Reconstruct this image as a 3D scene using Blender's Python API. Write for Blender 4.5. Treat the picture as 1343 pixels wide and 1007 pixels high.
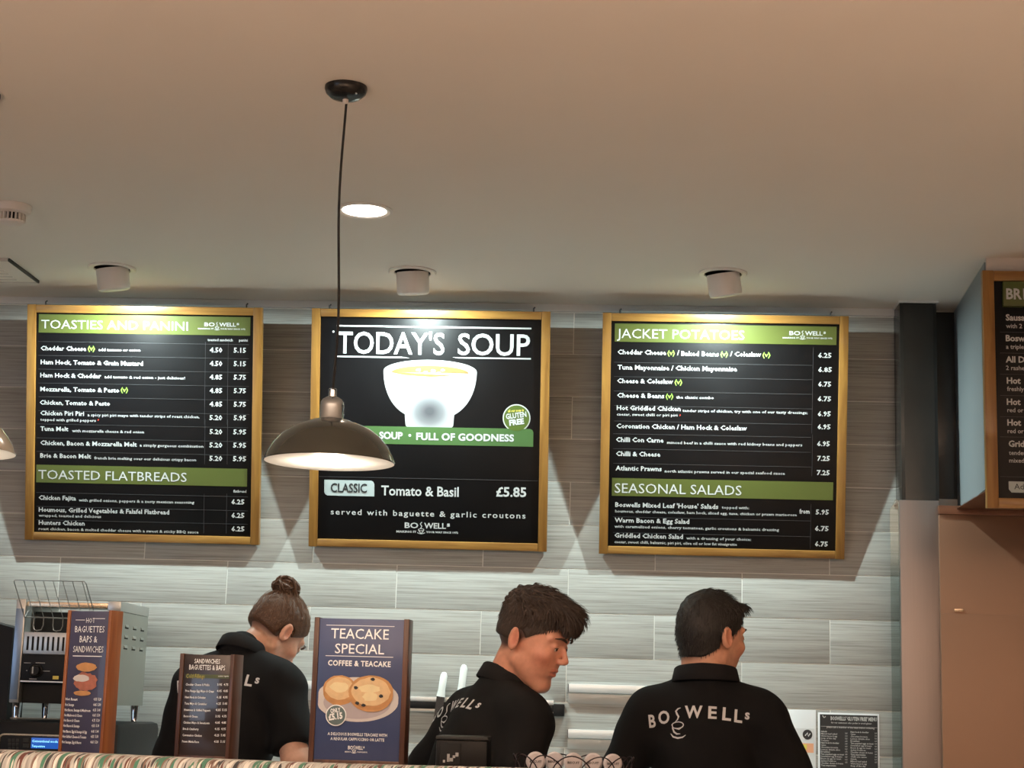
import bpy, bmesh, math, random
import numpy as np
from mathutils import Vector, Matrix
from mathutils.bvhtree import BVHTree
for o in list(bpy.data.objects): bpy.data.objects.remove(o)
SC = bpy.context.scene; COL = SC.collection
random.seed(7); RNG = np.random.default_rng(7)
PI = math.pi
# ---------------------------------------------------------------- camera
W, H, F = 1343, 1007, 2300.0
YAW, PITCH, ROLL = -.0635531, .1829451, .0284589
CAM = np.array([0, -6.1546, 1.40])
_f = np.array([math.sin(YAW)*math.cos(PITCH), math.cos(YAW)*math.cos(PITCH), math.sin(PITCH)])
_r0 = np.array([math.cos(YAW), -math.sin(YAW), 0]); _u0 = np.cross(_r0, _f)
_r = math.cos(ROLL)*_r0+math.sin(ROLL)*_u0; _u = -math.sin(ROLL)*_r0+math.cos(ROLL)*_u0
cd = bpy.data.cameras.new('camera'); cam = bpy.data.objects.new('camera', cd); COL.objects.link(cam)
cd.sensor_width = 36; cd.lens = F/W*36; cd.clip_end = 100; cd.clip_start = .05
m = Matrix.Identity(4)
for i in range(3):
    m[i][0] = _r[i]; m[i][1] = _u[i]; m[i][2] = -_f[i]; m[i][3] = CAM[i]
cam.matrix_world = m; SC.camera = cam
def ray(px, py): return _f+_r*(px-W/2)/F-_u*(py-H/2)/F
def onY(px, py, Y): d = ray(px, py); return Vector(CAM+d*((Y-CAM[1])/d[1]))
def onZ(px, py, Z): d = ray(px, py); return Vector(CAM+d*((Z-CAM[2])/d[2]))
# ---------------------------------------------------------------- world, light, exposure
vs = SC.view_settings; vs.view_transform = 'Standard'; vs.look = 'None'; vs.gamma = 1; vs.use_curve_mapping = False
vs.exposure = 0.0
wd = bpy.data.worlds.new('world'); SC.world = wd; wd.use_nodes = True
wd.node_tree.nodes['Background'].inputs[0].default_value = (1.0, .74, .56, 1)
wd.node_tree.nodes['Background'].inputs[1].default_value = .10
def area(name, loc, rot, sx, sy, power, col):
    l = bpy.data.lights.new(name, 'AREA'); l.shape = 'RECTANGLE'; l.size = sx; l.size_y = sy; l.energy = power; l.color = col
    o = bpy.data.objects.new(name, l); o.location = loc; o.rotation_euler = rot; COL.objects.link(o); return o
area('assumed_daylight', (-6.5, -9, 1.7), (math.radians(90), 0, math.radians(-38)), 3.0, 2.2, 55, (.62, .78, 1.0))  # unseen bluish light added behind the camera as assumed daylight; no window is built
for _x in (-3.5, .5):     # unseen lights added above the dining floor, to bounce onto the ceiling
    _o = area('unseen_floor_bounce_light', (_x, -7.5, 2.75), (0, 0, 0), 2.4, 3.5, 80, (1.0, .72, .54)); _o.data.spread = math.radians(80)
_o = area('added_ceiling_fill', (.3, -7.8, 1.2), (PI, 0, 0), 7.0, 5.0, 660, (1.0, .725, .55)); _o.data.spread = math.radians(140)  # unseen upward fill added behind the camera to brighten the ceiling
SPOT_W, SPOT_COL = 56, (.82, 1.0, .98)
# ---------------------------------------------------------------- materials
def nt(name):
    m = bpy.data.materials.new(name); m.use_nodes = True; n = m.node_tree
    return m, n, n.nodes['Principled BSDF']
def mat(name, col, rough=.5, metal=0, noise=0, nscale=20, bump=0, bscale=80, emis=None, estr=0, coat=0, stretch=(1,1,1), rvar=0):
    m, n, b = nt(name)
    b.inputs['Base Color'].default_value = (*col, 1); b.inputs['Roughness'].default_value = rough; b.inputs['Metallic'].default_value = metal
    b.inputs['Coat Weight'].default_value = coat
    tc = n.nodes.new('ShaderNodeTexCoord'); mp = n.nodes.new('ShaderNodeMapping'); mp.inputs['Scale'].default_value = stretch
    n.links.new(tc.outputs['Object'], mp.inputs['Vector'])
    nz = n.nodes.new('ShaderNodeTexNoise'); nz.inputs['Scale'].default_value = nscale; nz.inputs['Detail'].default_value = 4
    n.links.new(mp.outputs[0], nz.inputs['Vector'])
    mx = n.nodes.new('ShaderNodeMix'); mx.data_type = 'RGBA'; n.links.new(nz.outputs['Fac'], mx.inputs[0])
    mx.inputs[6].default_value = tuple(max(0, c*(1-noise)) for c in col)+(1,); mx.inputs[7].default_value = tuple(min(1, c*(1+noise)) for c in col)+(1,)
    n.links.new(mx.outputs[2], b.inputs['Base Color'])
    if rvar:
        mr = n.nodes.new('ShaderNodeMapRange'); mr.inputs[3].default_value = rough-rvar; mr.inputs[4].default_value = rough+rvar
        n.links.new(nz.outputs['Fac'], mr.inputs[0]); n.links.new(mr.outputs[0], b.inputs['Roughness'])
    if bump:
        bz = n.nodes.new('ShaderNodeTexNoise'); bz.inputs['Scale'].default_value = bscale; bz.inputs['Detail'].default_value = 3
        n.links.new(mp.outputs[0], bz.inputs['Vector'])
        bp = n.nodes.new('ShaderNodeBump'); bp.inputs['Strength'].default_value = bump; bp.inputs['Distance'].default_value = .002
        n.links.new(bz.outputs['Fac'], bp.inputs['Height']); n.links.new(bp.outputs[0], b.inputs['Normal'])
    if emis: b.inputs['Emission Color'].default_value = (*emis, 1); b.inputs['Emission Strength'].default_value = estr
    return m
def ramp(n, fac, stops, interp='LINEAR'):
    r = n.nodes.new('ShaderNodeValToRGB'); r.color_ramp.interpolation = interp
    e = r.color_ramp.elements
    while len(e) < len(stops): e.new(.5)
    for k, (p, c) in enumerate(stops): e[k].position = p; e[k].color = (*c, 1)
    n.links.new(fac, r.inputs[0]); return r
def wood(name, dark, light, rough=.4, axis=2, sc=1.0, coat=.2):
    m, n, b = nt(name)
    tc = n.nodes.new('ShaderNodeTexCoord'); mp = n.nodes.new('ShaderNodeMapping')
    s = [38*sc]*3; s[axis] = 3*sc; mp.inputs['Scale'].default_value = s
    oi = n.nodes.new('ShaderNodeObjectInfo'); ad = n.nodes.new('ShaderNodeVectorMath'); ad.operation = 'ADD'
    n.links.new(tc.outputs['Object'], ad.inputs[0]); n.links.new(oi.outputs['Random'], ad.inputs[1])
    n.links.new(ad.outputs[0], mp.inputs['Vector'])
    nz = n.nodes.new('ShaderNodeTexNoise'); nz.inputs['Scale'].default_value = 1.3; nz.inputs['Detail'].default_value = 6; nz.inputs['Distortion'].default_value = .6
    n.links.new(mp.outputs[0], nz.inputs['Vector'])
    r = ramp(n, nz.outputs['Fac'], [(.3, dark), (.68, light)]); n.links.new(r.outputs[0], b.inputs['Base Color'])
    b.inputs['Roughness'].default_value = rough; b.inputs['Coat Weight'].default_value = coat
    bp = n.nodes.new('ShaderNodeBump'); bp.inputs['Strength'].default_value = .15; bp.inputs['Distance'].default_value = .001
    n.links.new(nz.outputs['Fac'], bp.inputs['Height']); n.links.new(bp.outputs[0], b.inputs['Normal'])
    return m
def tile_mat():
    m, n, b = nt('wall_tile')
    tc = n.nodes.new('ShaderNodeTexCoord'); oi = n.nodes.new('ShaderNodeObjectInfo')
    sc = n.nodes.new('ShaderNodeMath'); sc.operation = 'MULTIPLY'; sc.inputs[1].default_value = 37; n.links.new(oi.outputs['Random'], sc.inputs[0])
    ad = n.nodes.new('ShaderNodeVectorMath'); ad.operation = 'ADD'; n.links.new(tc.outputs['Object'], ad.inputs[0]); n.links.new(sc.outputs[0], ad.inputs[1])
    mp = n.nodes.new('ShaderNodeMapping'); mp.inputs['Scale'].default_value = (2.2, 1, 120); n.links.new(ad.outputs[0], mp.inputs['Vector'])
    nz = n.nodes.new('ShaderNodeTexNoise'); nz.inputs['Scale'].default_value = 1.6; nz.inputs['Detail'].default_value = 7; nz.inputs['Roughness'].default_value = .65
    n.links.new(mp.outputs[0], nz.inputs['Vector'])
    r = ramp(n, nz.outputs['Fac'], [(.27, (.20, .195, .175)), (.48, (.345, .34, .315)), (.73, (.455, .455, .43))]); n.links.new(r.outputs[0], b.inputs['Base Color'])
    b.inputs['Roughness'].default_value = .42
    bp = n.nodes.new('ShaderNodeBump'); bp.inputs['Strength'].default_value = .25; bp.inputs['Distance'].default_value = .0008
    n.links.new(nz.outputs['Fac'], bp.inputs['Height']); n.links.new(bp.outputs[0], b.inputs['Normal'])
    return m
def stripe_mat():
    m, n, b = nt('striped_weave')
    tc = n.nodes.new('ShaderNodeTexCoord'); mp = n.nodes.new('ShaderNodeMapping')
    # the arc length runs over the roll: use (x, y+z)
    sx = n.nodes.new('ShaderNodeSeparateXYZ'); n.links.new(tc.outputs['Object'], sx.inputs[0])
    ar = n.nodes.new('ShaderNodeMath'); ar.operation = 'ADD'; n.links.new(sx.outputs[1], ar.inputs[0]); n.links.new(sx.outputs[2], ar.inputs[1])
    sk = n.nodes.new('ShaderNodeMath'); sk.operation = 'MULTIPLY_ADD'; sk.inputs[1].default_value = .0; n.links.new(ar.outputs[0], sk.inputs[0]); n.links.new(sx.outputs[0], sk.inputs[2])
    def noise1(sclx, scly, off, det=1):
        a = n.nodes.new('ShaderNodeMath'); a.operation = 'MULTIPLY'; a.inputs[1].default_value = sclx; n.links.new(sk.outputs[0], a.inputs[0])
        c = n.nodes.new('ShaderNodeMath'); c.operation = 'MULTIPLY'; c.inputs[1].default_value = scly; n.links.new(ar.outputs[0], c.inputs[0])
        cb = n.nodes.new('ShaderNodeCombineXYZ'); n.links.new(a.outputs[0], cb.inputs[0]); n.links.new(c.outputs[0], cb.inputs[1]); cb.inputs[2].default_value = off
        z = n.nodes.new('ShaderNodeTexNoise'); z.inputs['Scale'].default_value = 1; z.inputs['Detail'].default_value = det; n.links.new(cb.outputs[0], z.inputs['Vector'])
        return z.outputs['Fac']
    cur = ramp(n, noise1(240, 7, 0), [(.35, (.22, .225, .225)), (.5, (.40, .42, .41)), (.62, (.29, .30, .30))]).outputs[0]
    for off, th, c, s in ((3.1, .60, (.035, .04, .045), 170), (9.7, .60, (.10, .035, .03), 190), (17.3, .60, (.05, .17, .12), 165), (25.1, .62, (.16, .11, .09), 215), (31.0, .60, (.56, .58, .56), 230)):
        f = noise1(s, 9, off)
        r = ramp(n, f, [(th, (0, 0, 0)), (th+.02, (1, 1, 1))])
        mx = n.nodes.new('ShaderNodeMix'); mx.data_type = 'RGBA'; n.links.new(r.outputs[0], mx.inputs[0]); n.links.new(cur, mx.inputs[6]); mx.inputs[7].default_value = (*c, 1)
        cur = mx.outputs[2]
    n.links.new(cur, b.inputs['Base Color']); b.inputs['Roughness'].default_value = .9
    bp = n.nodes.new('ShaderNodeBump'); bp.inputs['Strength'].default_value = .5; bp.inputs['Distance'].default_value = .002
    n.links.new(noise1(260, 60, 5), bp.inputs['Height']); n.links.new(bp.outputs[0], b.inputs['Normal'])
    return m
def attr_mat(name, rough, bump, bscale, sss=0):
    m, n, b = nt(name)
    a = n.nodes.new('ShaderNodeAttribute'); a.attribute_name = 'Col'
    nz = n.nodes.new('ShaderNodeTexNoise'); nz.inputs['Scale'].default_value = 60; nz.inputs['Detail'].default_value = 3
    tc = n.nodes.new('ShaderNodeTexCoord'); n.links.new(tc.outputs['Object'], nz.inputs['Vector'])
    r = ramp(n, nz.outputs['Fac'], [(.3, (.86, .84, .84)), (.7, (1, 1, 1))])
    mx = n.nodes.new('ShaderNodeMix'); mx.data_type = 'RGBA'; mx.blend_type = 'MULTIPLY'; mx.inputs[0].default_value = 1
    n.links.new(a.outputs['Color'], mx.inputs[6]); n.links.new(r.outputs[0], mx.inputs[7]); n.links.new(mx.outputs[2], b.inputs['Base Color'])
    b.inputs['Roughness'].default_value = rough
    if sss: b.inputs['Subsurface Weight'].default_value = sss; b.inputs['Subsurface Radius'].default_value = (.008, .003, .0015); b.inputs['Subsurface Scale'].default_value = 1
    bz = n.nodes.new('ShaderNodeTexNoise'); bz.inputs['Scale'].default_value = bscale; n.links.new(tc.outputs['Object'], bz.inputs['Vector'])
    bp = n.nodes.new('ShaderNodeBump'); bp.inputs['Strength'].default_value = bump; bp.inputs['Distance'].default_value = .001
    n.links.new(bz.outputs['Fac'], bp.inputs['Height']); n.links.new(bp.outputs[0], b.inputs['Normal'])
    return m
M = {}
M['ceil'] = mat('ceiling_paint', (.80, .76, .70), .9, noise=.02, nscale=3, bump=.1)
M['floor'] = mat('floor_vinyl', (.52, .45, .38), .5, noise=.1)
M['grout'] = mat('grout', (.72, .72, .68), .85, noise=.06, nscale=60)
M['plain'] = mat('plain_wall', (.55, .50, .44), .85, noise=.03)
M['tile'] = tile_mat()
M['cornice'] = mat('white_trim_paint', (.72, .74, .73), .5, noise=.03)
M['oak_v'] = wood('oak_vertical', (.20, .085, .016), (.34, .17, .036), .38, 2)
M['oak_h'] = wood('oak_horizontal', (.21, .09, .018), (.36, .185, .042), .38, 0)
M['walnut'] = wood('walnut', (.045, .016, .008), (.13, .05, .025), .4, 2)
M['teak'] = wood('teak', (.22, .065, .02), (.36, .13, .04), .45, 2)
M['black_panel'] = mat('black_sign_panel', (.0028, .0026, .003), .40, noise=.3, nscale=6, bump=.05, bscale=200, rvar=.05)
M['white_print'] = mat('white_print', (.50, .51, .505), .5)
M['poster_white'] = mat('white_poster_print', (.90, .92, .92), .45)
M['grey_print'] = mat('grey_print', (.42, .42, .42), .5)
M['line_print'] = mat('line_print', (.05, .05, .054), .5)
M['green_print'] = mat('green_band_print', (.078, .095, .018), .38, noise=.08, nscale=4)
M['lime_print'] = mat('lime_print', (.24, .42, .06), .5)
M['red_print'] = mat('red_print', (.65, .05, .03), .5)
M['leaf_print'] = mat('leaf_green_print', (.055, .12, .034), .45)
M['badge_print'] = mat('badge_green_print', (.07, .11, .015), .45)
M['yellow_print'] = mat('yellow_print', (.75, .62, .12), .5)
M['soup_print'] = mat('soup_print', (.42, .12, .04), .45, noise=.35, nscale=40)
M['bowl_shade'] = mat('bowl_shade_print', (.17, .17, .18), .5)
M['tag_print'] = mat('pale_tag_print', (.40, .46, .46), .5)
M['ink'] = mat('dark_ink', (.02, .022, .025), .5)
M['steel_dark'] = mat('dark_painted_steel', (.020, .019, .017), .22, noise=.3, nscale=7, bump=.25, bscale=35, rvar=.08)
M['brushed'] = mat('brushed_steel_cladding', (.29, .235, .215), .38, metal=.75, noise=.05, nscale=5, bump=.08, bscale=30, stretch=(40, 40, 1))
M['bronze'] = mat('brown_reflection_metal', (.24, .135, .085), .42, metal=.5, noise=.14, nscale=1.6, rvar=.05)  # brushed metal; its brownish reflection is put into the base colour
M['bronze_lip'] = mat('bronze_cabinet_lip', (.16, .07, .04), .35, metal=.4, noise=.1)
M['grey_panel'] = mat('grey_bulkhead_paint', (.19, .215, .225), .5, noise=.04, nscale=5)
M['plaster'] = mat('pale_plaster', (.60, .56, .52), .8, noise=.04)
M['white_plastic'] = mat('white_plastic', (.78, .74, .70), .4, noise=.02)
M['black_gap'] = mat('black_gap', (.01, .01, .01), .8)
M['taupe'] = mat('taupe_enamel', (.056, .060, .049), .18, noise=.04, coat=.6)
M['lit_beige_enamel'] = mat('lit_tone_enamel', (.50, .42, .33), .2, noise=.04, coat=.6)  # left pendant's enamel, its lit look put into the colour
M['enamel_in'] = mat('white_enamel_inside', (.9, .88, .84), .5)
M['chrome'] = mat('chrome', (.58, .64, .70), .06, metal=1)
M['bronzed'] = mat('dark_bronze_canopy', (.035, .035, .035), .25, metal=.6, noise=.5, nscale=30, bump=.4, bscale=60)
M['cord'] = mat('black_cord', (.012, .011, .011), .6, bump=.3, bscale=600)
M['bulb'] = mat('glowing_bulb', (1, 1, 1), .5, emis=(1, .93, .82), estr=260)
M['led'] = mat('glowing_led', (1, 1, 1), .5, emis=(1, .86, .70), estr=14)
M['spot_face'] = mat('glowing_spot_face', (1, 1, 1), .5, emis=(.80, 1, 1), estr=7)
M['stainless'] = mat('stainless_steel', (.50, .50, .48), .33, metal=.85, noise=.06, nscale=4, bump=.06, bscale=40, stretch=(2, 2, 60), rvar=.05)
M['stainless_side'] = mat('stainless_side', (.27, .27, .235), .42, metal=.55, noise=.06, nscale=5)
M['blue_strip'] = mat('blue_metal', (.22, .30, .42), .3, metal=.6, noise=.2, nscale=8)  # blue metallic colour of the strip on the toaster's left edge
M['black_plastic'] = mat('black_plastic', (.007, .007, .0075), .45, noise=.2, bump=.1)
M['grey_plastic'] = mat('dark_grey_plastic', (.035, .037, .037), .5, noise=.2)
M['gold'] = mat('warm_steel_rim', (.62, .48, .34), .25, metal=.8)
M['lcd'] = mat('blue_lcd', (.01, .03, .12), .2, emis=(.02, .12, .55), estr=.8)
M['lcd_text'] = mat('lcd_text', (.3, .7, .9), .3, emis=(.25, .75, 1), estr=1.1)
M['poster_blue'] = mat('navy_poster', (.040, .062, .155), .4, noise=.15, nscale=7, coat=.28)
M['poster_slate'] = mat('slate_poster', (.05, .05, .10), .4, noise=.2, nscale=8, coat=.35)
M['poster_brown'] = mat('brown_poster', (.035, .024, .022), .2, noise=.2, nscale=8, coat=.6)
M['plate_print'] = mat('plate_print', (.62, .58, .56), .3, noise=.06)
M['bread_print'] = mat('toasted_bread_print', (.55, .28, .11), .3, noise=.35, nscale=45)
M['crumb_print'] = mat('crumb_print', (.74, .52, .28), .3, noise=.2, nscale=70)
M['butter_print'] = mat('butter_print', (.82, .68, .40), .3, noise=.1, nscale=50)
M['bacon_print'] = mat('bacon_print', (.42, .15, .10), .3, noise=.45, nscale=60)
M['slate_badge'] = mat('slate_badge_print', (.12, .17, .17), .3)
M['paper'] = mat('white_paper', (.80, .82, .84), .7, noise=.02)
M['orange_print'] = mat('orange_print', (.85, .42, .25), .6)
M['alu'] = mat('aluminium', (.72, .73, .72), .35, metal=.5, noise=.04)
M['alu_plate'] = mat('aluminium_back_plate', (.48, .49, .47), .4, metal=.4, noise=.05)
M['stripe'] = stripe_mat()
M['worktop'] = mat('steel_worktop', (.62, .63, .62), .4, metal=.35, noise=.04)
M['counter'] = mat('counter_laminate', (.20, .15, .11), .5, noise=.1)
M['skin'] = attr_mat('skin', .5, .12, 300, .12)
M['shirt'] = mat('black_pique_cotton', (.0075, .0072, .0078), .85, noise=.25, nscale=12, bump=.35, bscale=900)
M['collar'] = mat('black_collar_rib', (.012, .011, .012), .8, noise=.2, bump=.4, bscale=700)
M['trouser'] = mat('black_trousers', (.015, .015, .017), .8, noise=.2)
M['shoe'] = mat('black_shoe_leather', (.012, .011, .011), .4)
M['shirt_print'] = mat('silver_grey_shirt_print', (.72, .72, .73), .6)
for a_, c_ in (('strand_brown', (.16, .085, .048)), ('strand_dark', (.055, .034, .024)), ('strand_black', (.020, .017, .015))): M[a_] = mat(a_, c_, .6, noise=.5, nscale=70)
def hair_mat(name, d, l): return mat(name, tuple((a+b)/2 for a, b in zip(d, l)), .55, noise=.55, nscale=90, bump=.5, bscale=260)
M['hair_brown'] = hair_mat('tied_brown_hair', (.045, .020, .010), (.17, .085, .045))
M['hair_dark'] = hair_mat('dark_brown_hair', (.020, .012, .008), (.075, .045, .030))
M['hair_black'] = hair_mat('short_black_hair', (.009, .007, .007), (.022, .018, .016))
M['eye_white'] = mat('eye_white', (.7, .66, .62), .2)
M['eye_iris'] = mat('eye_iris', (.05, .03, .02), .15)
for k_ in ('shirt', 'collar', 'black_panel', 'black_plastic', 'grey_plastic'): M[k_].node_tree.nodes['Principled BSDF'].inputs['Specular IOR Level'].default_value = .25
M['wire'] = mat('dark_wire', (.03, .02, .025), .35, metal=.5)
M['steel_wire'] = mat('steel_wire', (.35, .35, .34), .3, metal=.8)
M['knife_handle'] = mat('white_knife_handle', (.78, .80, .78), .4)
M['wrapper'] = mat('pale_wrapper', (.62, .57, .58), .3, noise=.15, nscale=40, coat=.5)
def glass_mat():
    m = bpy.data.materials.new('clear_acrylic'); m.use_nodes = True; n = m.node_tree
    n.nodes.remove(n.nodes['Principled BSDF']); out = n.nodes['Material Output']
    t = n.nodes.new('ShaderNodeBsdfTransparent'); t.inputs[0].default_value = (.80, .84, .83, 1)
    g = n.nodes.new('ShaderNodeBsdfGlossy'); g.inputs['Roughness'].default_value = .05; g.inputs[0].default_value = (.8, .85, .85, 1)
    fr = n.nodes.new('ShaderNodeFresnel'); fr.inputs[0].default_value = 1.45
    mx = n.nodes.new('ShaderNodeMixShader'); n.links.new(fr.outputs[0], mx.inputs[0]); n.links.new(t.outputs[0], mx.inputs[1]); n.links.new(g.outputs[0], mx.inputs[2])
    n.links.new(mx.outputs[0], out.inputs[0]); return m
M['acrylic'] = glass_mat()
# ---------------------------------------------------------------- builders
def link(name, me, m, parent=None):
    o = bpy.data.objects.new(name, me); COL.objects.link(o)
    if m is not None and not me.materials: me.materials.append(M[m] if isinstance(m, str) else m)
    if parent is not None: o.parent = parent
    return o
def tag(o, label=None, cat=None, group=None, kind=None):
    if label: o['label'] = label
    if cat: o['category'] = cat
    if group: o['group'] = group
    if kind: o['kind'] = kind
    return o
def thing(name, label, cat, loc=(0, 0, 0), rot=(0, 0, 0), group=None):
    o = bpy.data.objects.new(name, None); COL.objects.link(o); o.location = loc; o.rotation_euler = rot
    o.empty_display_size = .05
    return tag(o, label, cat, group)
class MB:
    def __init__(s): s.v = []; s.f = []
    def add(s, v, f):
        b = len(s.v); s.v += [tuple(p) for p in v]; s.f += [tuple(i+b for i in q) for q in f]; return s
    def box(s, x0, x1, y0, y1, z0, z1, bev=0, mt=None):
        bm = bmesh.new(); bmesh.ops.create_cube(bm, size=1)
        for v in bm.verts: v.co = Vector(((x0+x1)/2+v.co.x*(x1-x0), (y0+y1)/2+v.co.y*(y1-y0), (z0+z1)/2+v.co.z*(z1-z0)))
        if bev: bmesh.ops.bevel(bm, geom=list(bm.edges), offset=bev, segments=2, affect='EDGES', profile=.6)
        if mt is not None: bmesh.ops.transform(bm, matrix=mt, verts=bm.verts)
        bm.verts.index_update(); s.add([v.co for v in bm.verts], [[v.index for v in f.verts] for f in bm.faces]); bm.free(); return s
    def lathe(s, prof, n=48, c=(0, 0, 0), mt=None, close=False):
        v = []; f = []
        for r, z in prof:
            for k in range(n):
                a = 2*PI*k/n; p = Vector((r*math.cos(a), r*math.sin(a), z)); p = (mt @ p) if mt is not None else p
                v.append(p+Vector(c))
        P = len(prof)
        for i in range(P if close else P-1):
            for k in range(n): f.append((i*n+k, i*n+(k+1) % n, ((i+1) % P)*n+(k+1) % n, ((i+1) % P)*n+k))
        if not close:
            if prof[0][0] > 1e-6: f.append(tuple(range(n))[::-1])
            if prof[-1][0] > 1e-6: f.append(tuple((P-1)*n+k for k in range(n)))
        return s.add(v, f)
    def tube(s, pts, r, n=8, caps=True):
        pts = [Vector(p) for p in pts]; R = r if isinstance(r, (list, tuple)) else [r]*len(pts)
        v = []; f = []; prev = None
        for i, p in enumerate(pts):
            t = (pts[min(i+1, len(pts)-1)]-pts[max(i-1, 0)]).normalized()
            if prev is None: a = t.orthogonal().normalized()
            else:
                a = prev-t*prev.dot(t); a = a.normalized() if a.length > 1e-6 else t.orthogonal().normalized()
            prev = a; b = t.cross(a)
            for k in range(n):
                th = 2*PI*k/n; v.append(p+(a*math.cos(th)+b*math.sin(th))*R[i])
        for i in range(len(pts)-1):
            for k in range(n): f.append((i*n+k, i*n+(k+1) % n, (i+1)*n+(k+1) % n, (i+1)*n+k))
        if caps: f.append(tuple(range(n))[::-1]); f.append(tuple((len(pts)-1)*n+k for k in range(n)))
        return s.add(v, f)
    def poly(s, pts, y=0, th=.0006):   # flat outline in the x/z plane, front towards -y, with a little thickness
        n = len(pts); v = [(p[0], y, p[1]) for p in pts]+[(p[0], y+th, p[1]) for p in pts]
        return s.add(v, [tuple(range(n)), tuple(range(2*n-1, n-1, -1))]+[(i, n+i, n+(i+1) % n, (i+1) % n) for i in range(n)])
    def stroke(s, pts, w, y=0, th=.0006):
        ws = w if isinstance(w, (list, tuple)) else [w]*len(pts)
        L = []; Rr = []
        for i, p in enumerate(pts):
            a = pts[max(i-1, 0)]; b = pts[min(i+1, len(pts)-1)]; dx, dz = b[0]-a[0], b[1]-a[1]; l = math.hypot(dx, dz) or 1
            nx, nz = -dz/l*ws[i]/2, dx/l*ws[i]/2; L.append((p[0]+nx, p[1]+nz)); Rr.append((p[0]-nx, p[1]-nz))
        for i in range(len(pts)-1): s.poly([L[i], Rr[i], Rr[i+1], L[i+1]], y, th)
        return s
    def build(s, name, m, parent=None, smooth=True, ang=35):
        me = bpy.data.meshes.new(name); me.from_pydata(s.v, [], s.f)
        bm = bmesh.new(); bm.from_mesh(me); bmesh.ops.recalc_face_normals(bm, faces=bm.faces); bm.to_mesh(me); bm.free()
        if smooth:
            me.polygons.foreach_set('use_smooth', [True]*len(me.polygons)); me.set_sharp_from_angle(angle=math.radians(ang))
        return link(name, me, m, parent)
def circ(cx, cz, rx, rz, n=40, a0=0, a1=2*PI):
    full = abs(a1-a0-2*PI) < 1e-6
    return [(cx+rx*math.cos(a0+(a1-a0)*k/(n if full else n-1)), cz+rz*math.sin(a0+(a1-a0)*k/(n if full else n-1))) for k in range(n)]
# lettering: outlines of Blender's own built-in font, flattened to meshes
_cache = {}
def glyphs(text, bold, space=1.0, res=2):
    key = (text, bold, space, res)
    if key in _cache: return _cache[key]
    cu = bpy.data.curves.new('t', 'FONT'); cu.body = text; cu.size = 1; cu.offset = bold; cu.resolution_u = res; cu.space_character = space; cu.fill_mode = 'FRONT'
    o = bpy.data.objects.new('t', cu); COL.objects.link(o)
    dg = bpy.context.evaluated_depsgraph_get(); me = bpy.data.meshes.new_from_object(o.evaluated_get(dg))
    v = [(p.co.x, p.co.y) for p in me.vertices]; f = [tuple(q.vertices) for q in me.polygons]
    bpy.data.objects.remove(o); bpy.data.curves.remove(cu); bpy.data.meshes.remove(me)
    _cache[key] = (v, f); return v, f
CAPH = None
def capheight():
    global CAPH
    if CAPH is None: v, _ = glyphs('H', 0); CAPH = max(p[1] for p in v)
    return CAPH
def text_on(mb, text, x0, z0, x1, h, bold=.0, y=0, space=1.0, res=2, rot=0, shear=0):
    v, f = glyphs(text, bold, space, res)
    if not v: return
    a = min(p[0] for p in v); b = max(p[0] for p in v); sx = (x1-x0)/(b-a); sz = h/capheight()
    c, s_ = math.cos(rot), math.sin(rot); out = []
    for p in v:
        X = (p[0]-a)*sx+shear*p[1]*sz; Z = p[1]*sz; out.append((x0+X*c-Z*s_, y, z0+X*s_+Z*c))
    mb.add(out, [q[::-1] for q in f])
def flat(mb, name, m, parent):
    o = mb.build(name, m, parent, smooth=False); return o
# a plane in the world on which a layout is written; loc(px,py) gives its local x,z
class Board:
    def __init__(s, emp): bpy.context.view_layer.update(); s.e = emp; s.mw = emp.matrix_world.copy(); s.inv = s.mw.inverted(); s.y = 0
    def at(s, px, py):
        o = s.inv @ Vector(CAM); d = (s.inv.to_3x3() @ Vector(ray(px, py))); t = (s.y-o.y)/d.y; p = o+d*t; return p.x, p.z
def logo(mbw, x0, x1, z0, h, y=0, tag_line=True):
    """shop lettering with the steaming cup that stands for its third letter"""
    w = x1-x0; text_on(mbw, 'BO', x0, z0, x0+w*.30, h, .02, y); text_on(mbw, 'WELL', x0+w*.43, z0, x0+w*.91, h, .02, y)
    text_on(mbw, 's', x0+w*.93, z0+h*.45, x1, h*.75, .03, y)
    cx = x0+w*.365
    mbw.stroke([(cx+h*.12, z0+h*1.15), (cx-h*.18, z0+h*.8), (cx+h*.12, z0+h*.35), (cx-h*.1, z0-h*.05)], h*.16, y)
    mbw.stroke([(cx-h*.55+h*1.1*math.cos(a)*.5+h*.55, z0-h*.3+h*.2*math.sin(a)) for a in np.linspace(0, 2*PI, 14)], h*.1, y)
    mbw.stroke([(cx-h*.5+(h*1.0)*t, z0-h*.3-h*.65*math.sin(PI*t)) for t in np.linspace(0, 1, 9)], h*.14, y)
    mbw.stroke([(cx-h*.75+(h*1.5)*t, z0-h*.85-h*.22*math.sin(PI*t)) for t in np.linspace(0, 1, 9)], h*.12, y)
    if tag_line:
        text_on(mbw, 'MAKING IT', x0-w*.18, z0-h*.9, cx-h*.9, h*.36, .03, y, res=1)
        text_on(mbw, 'YOUR WAY SINCE 1972', cx+h*.95, z0-h*.9, x1+w*.18, h*.36, .03, y, res=1)
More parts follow.
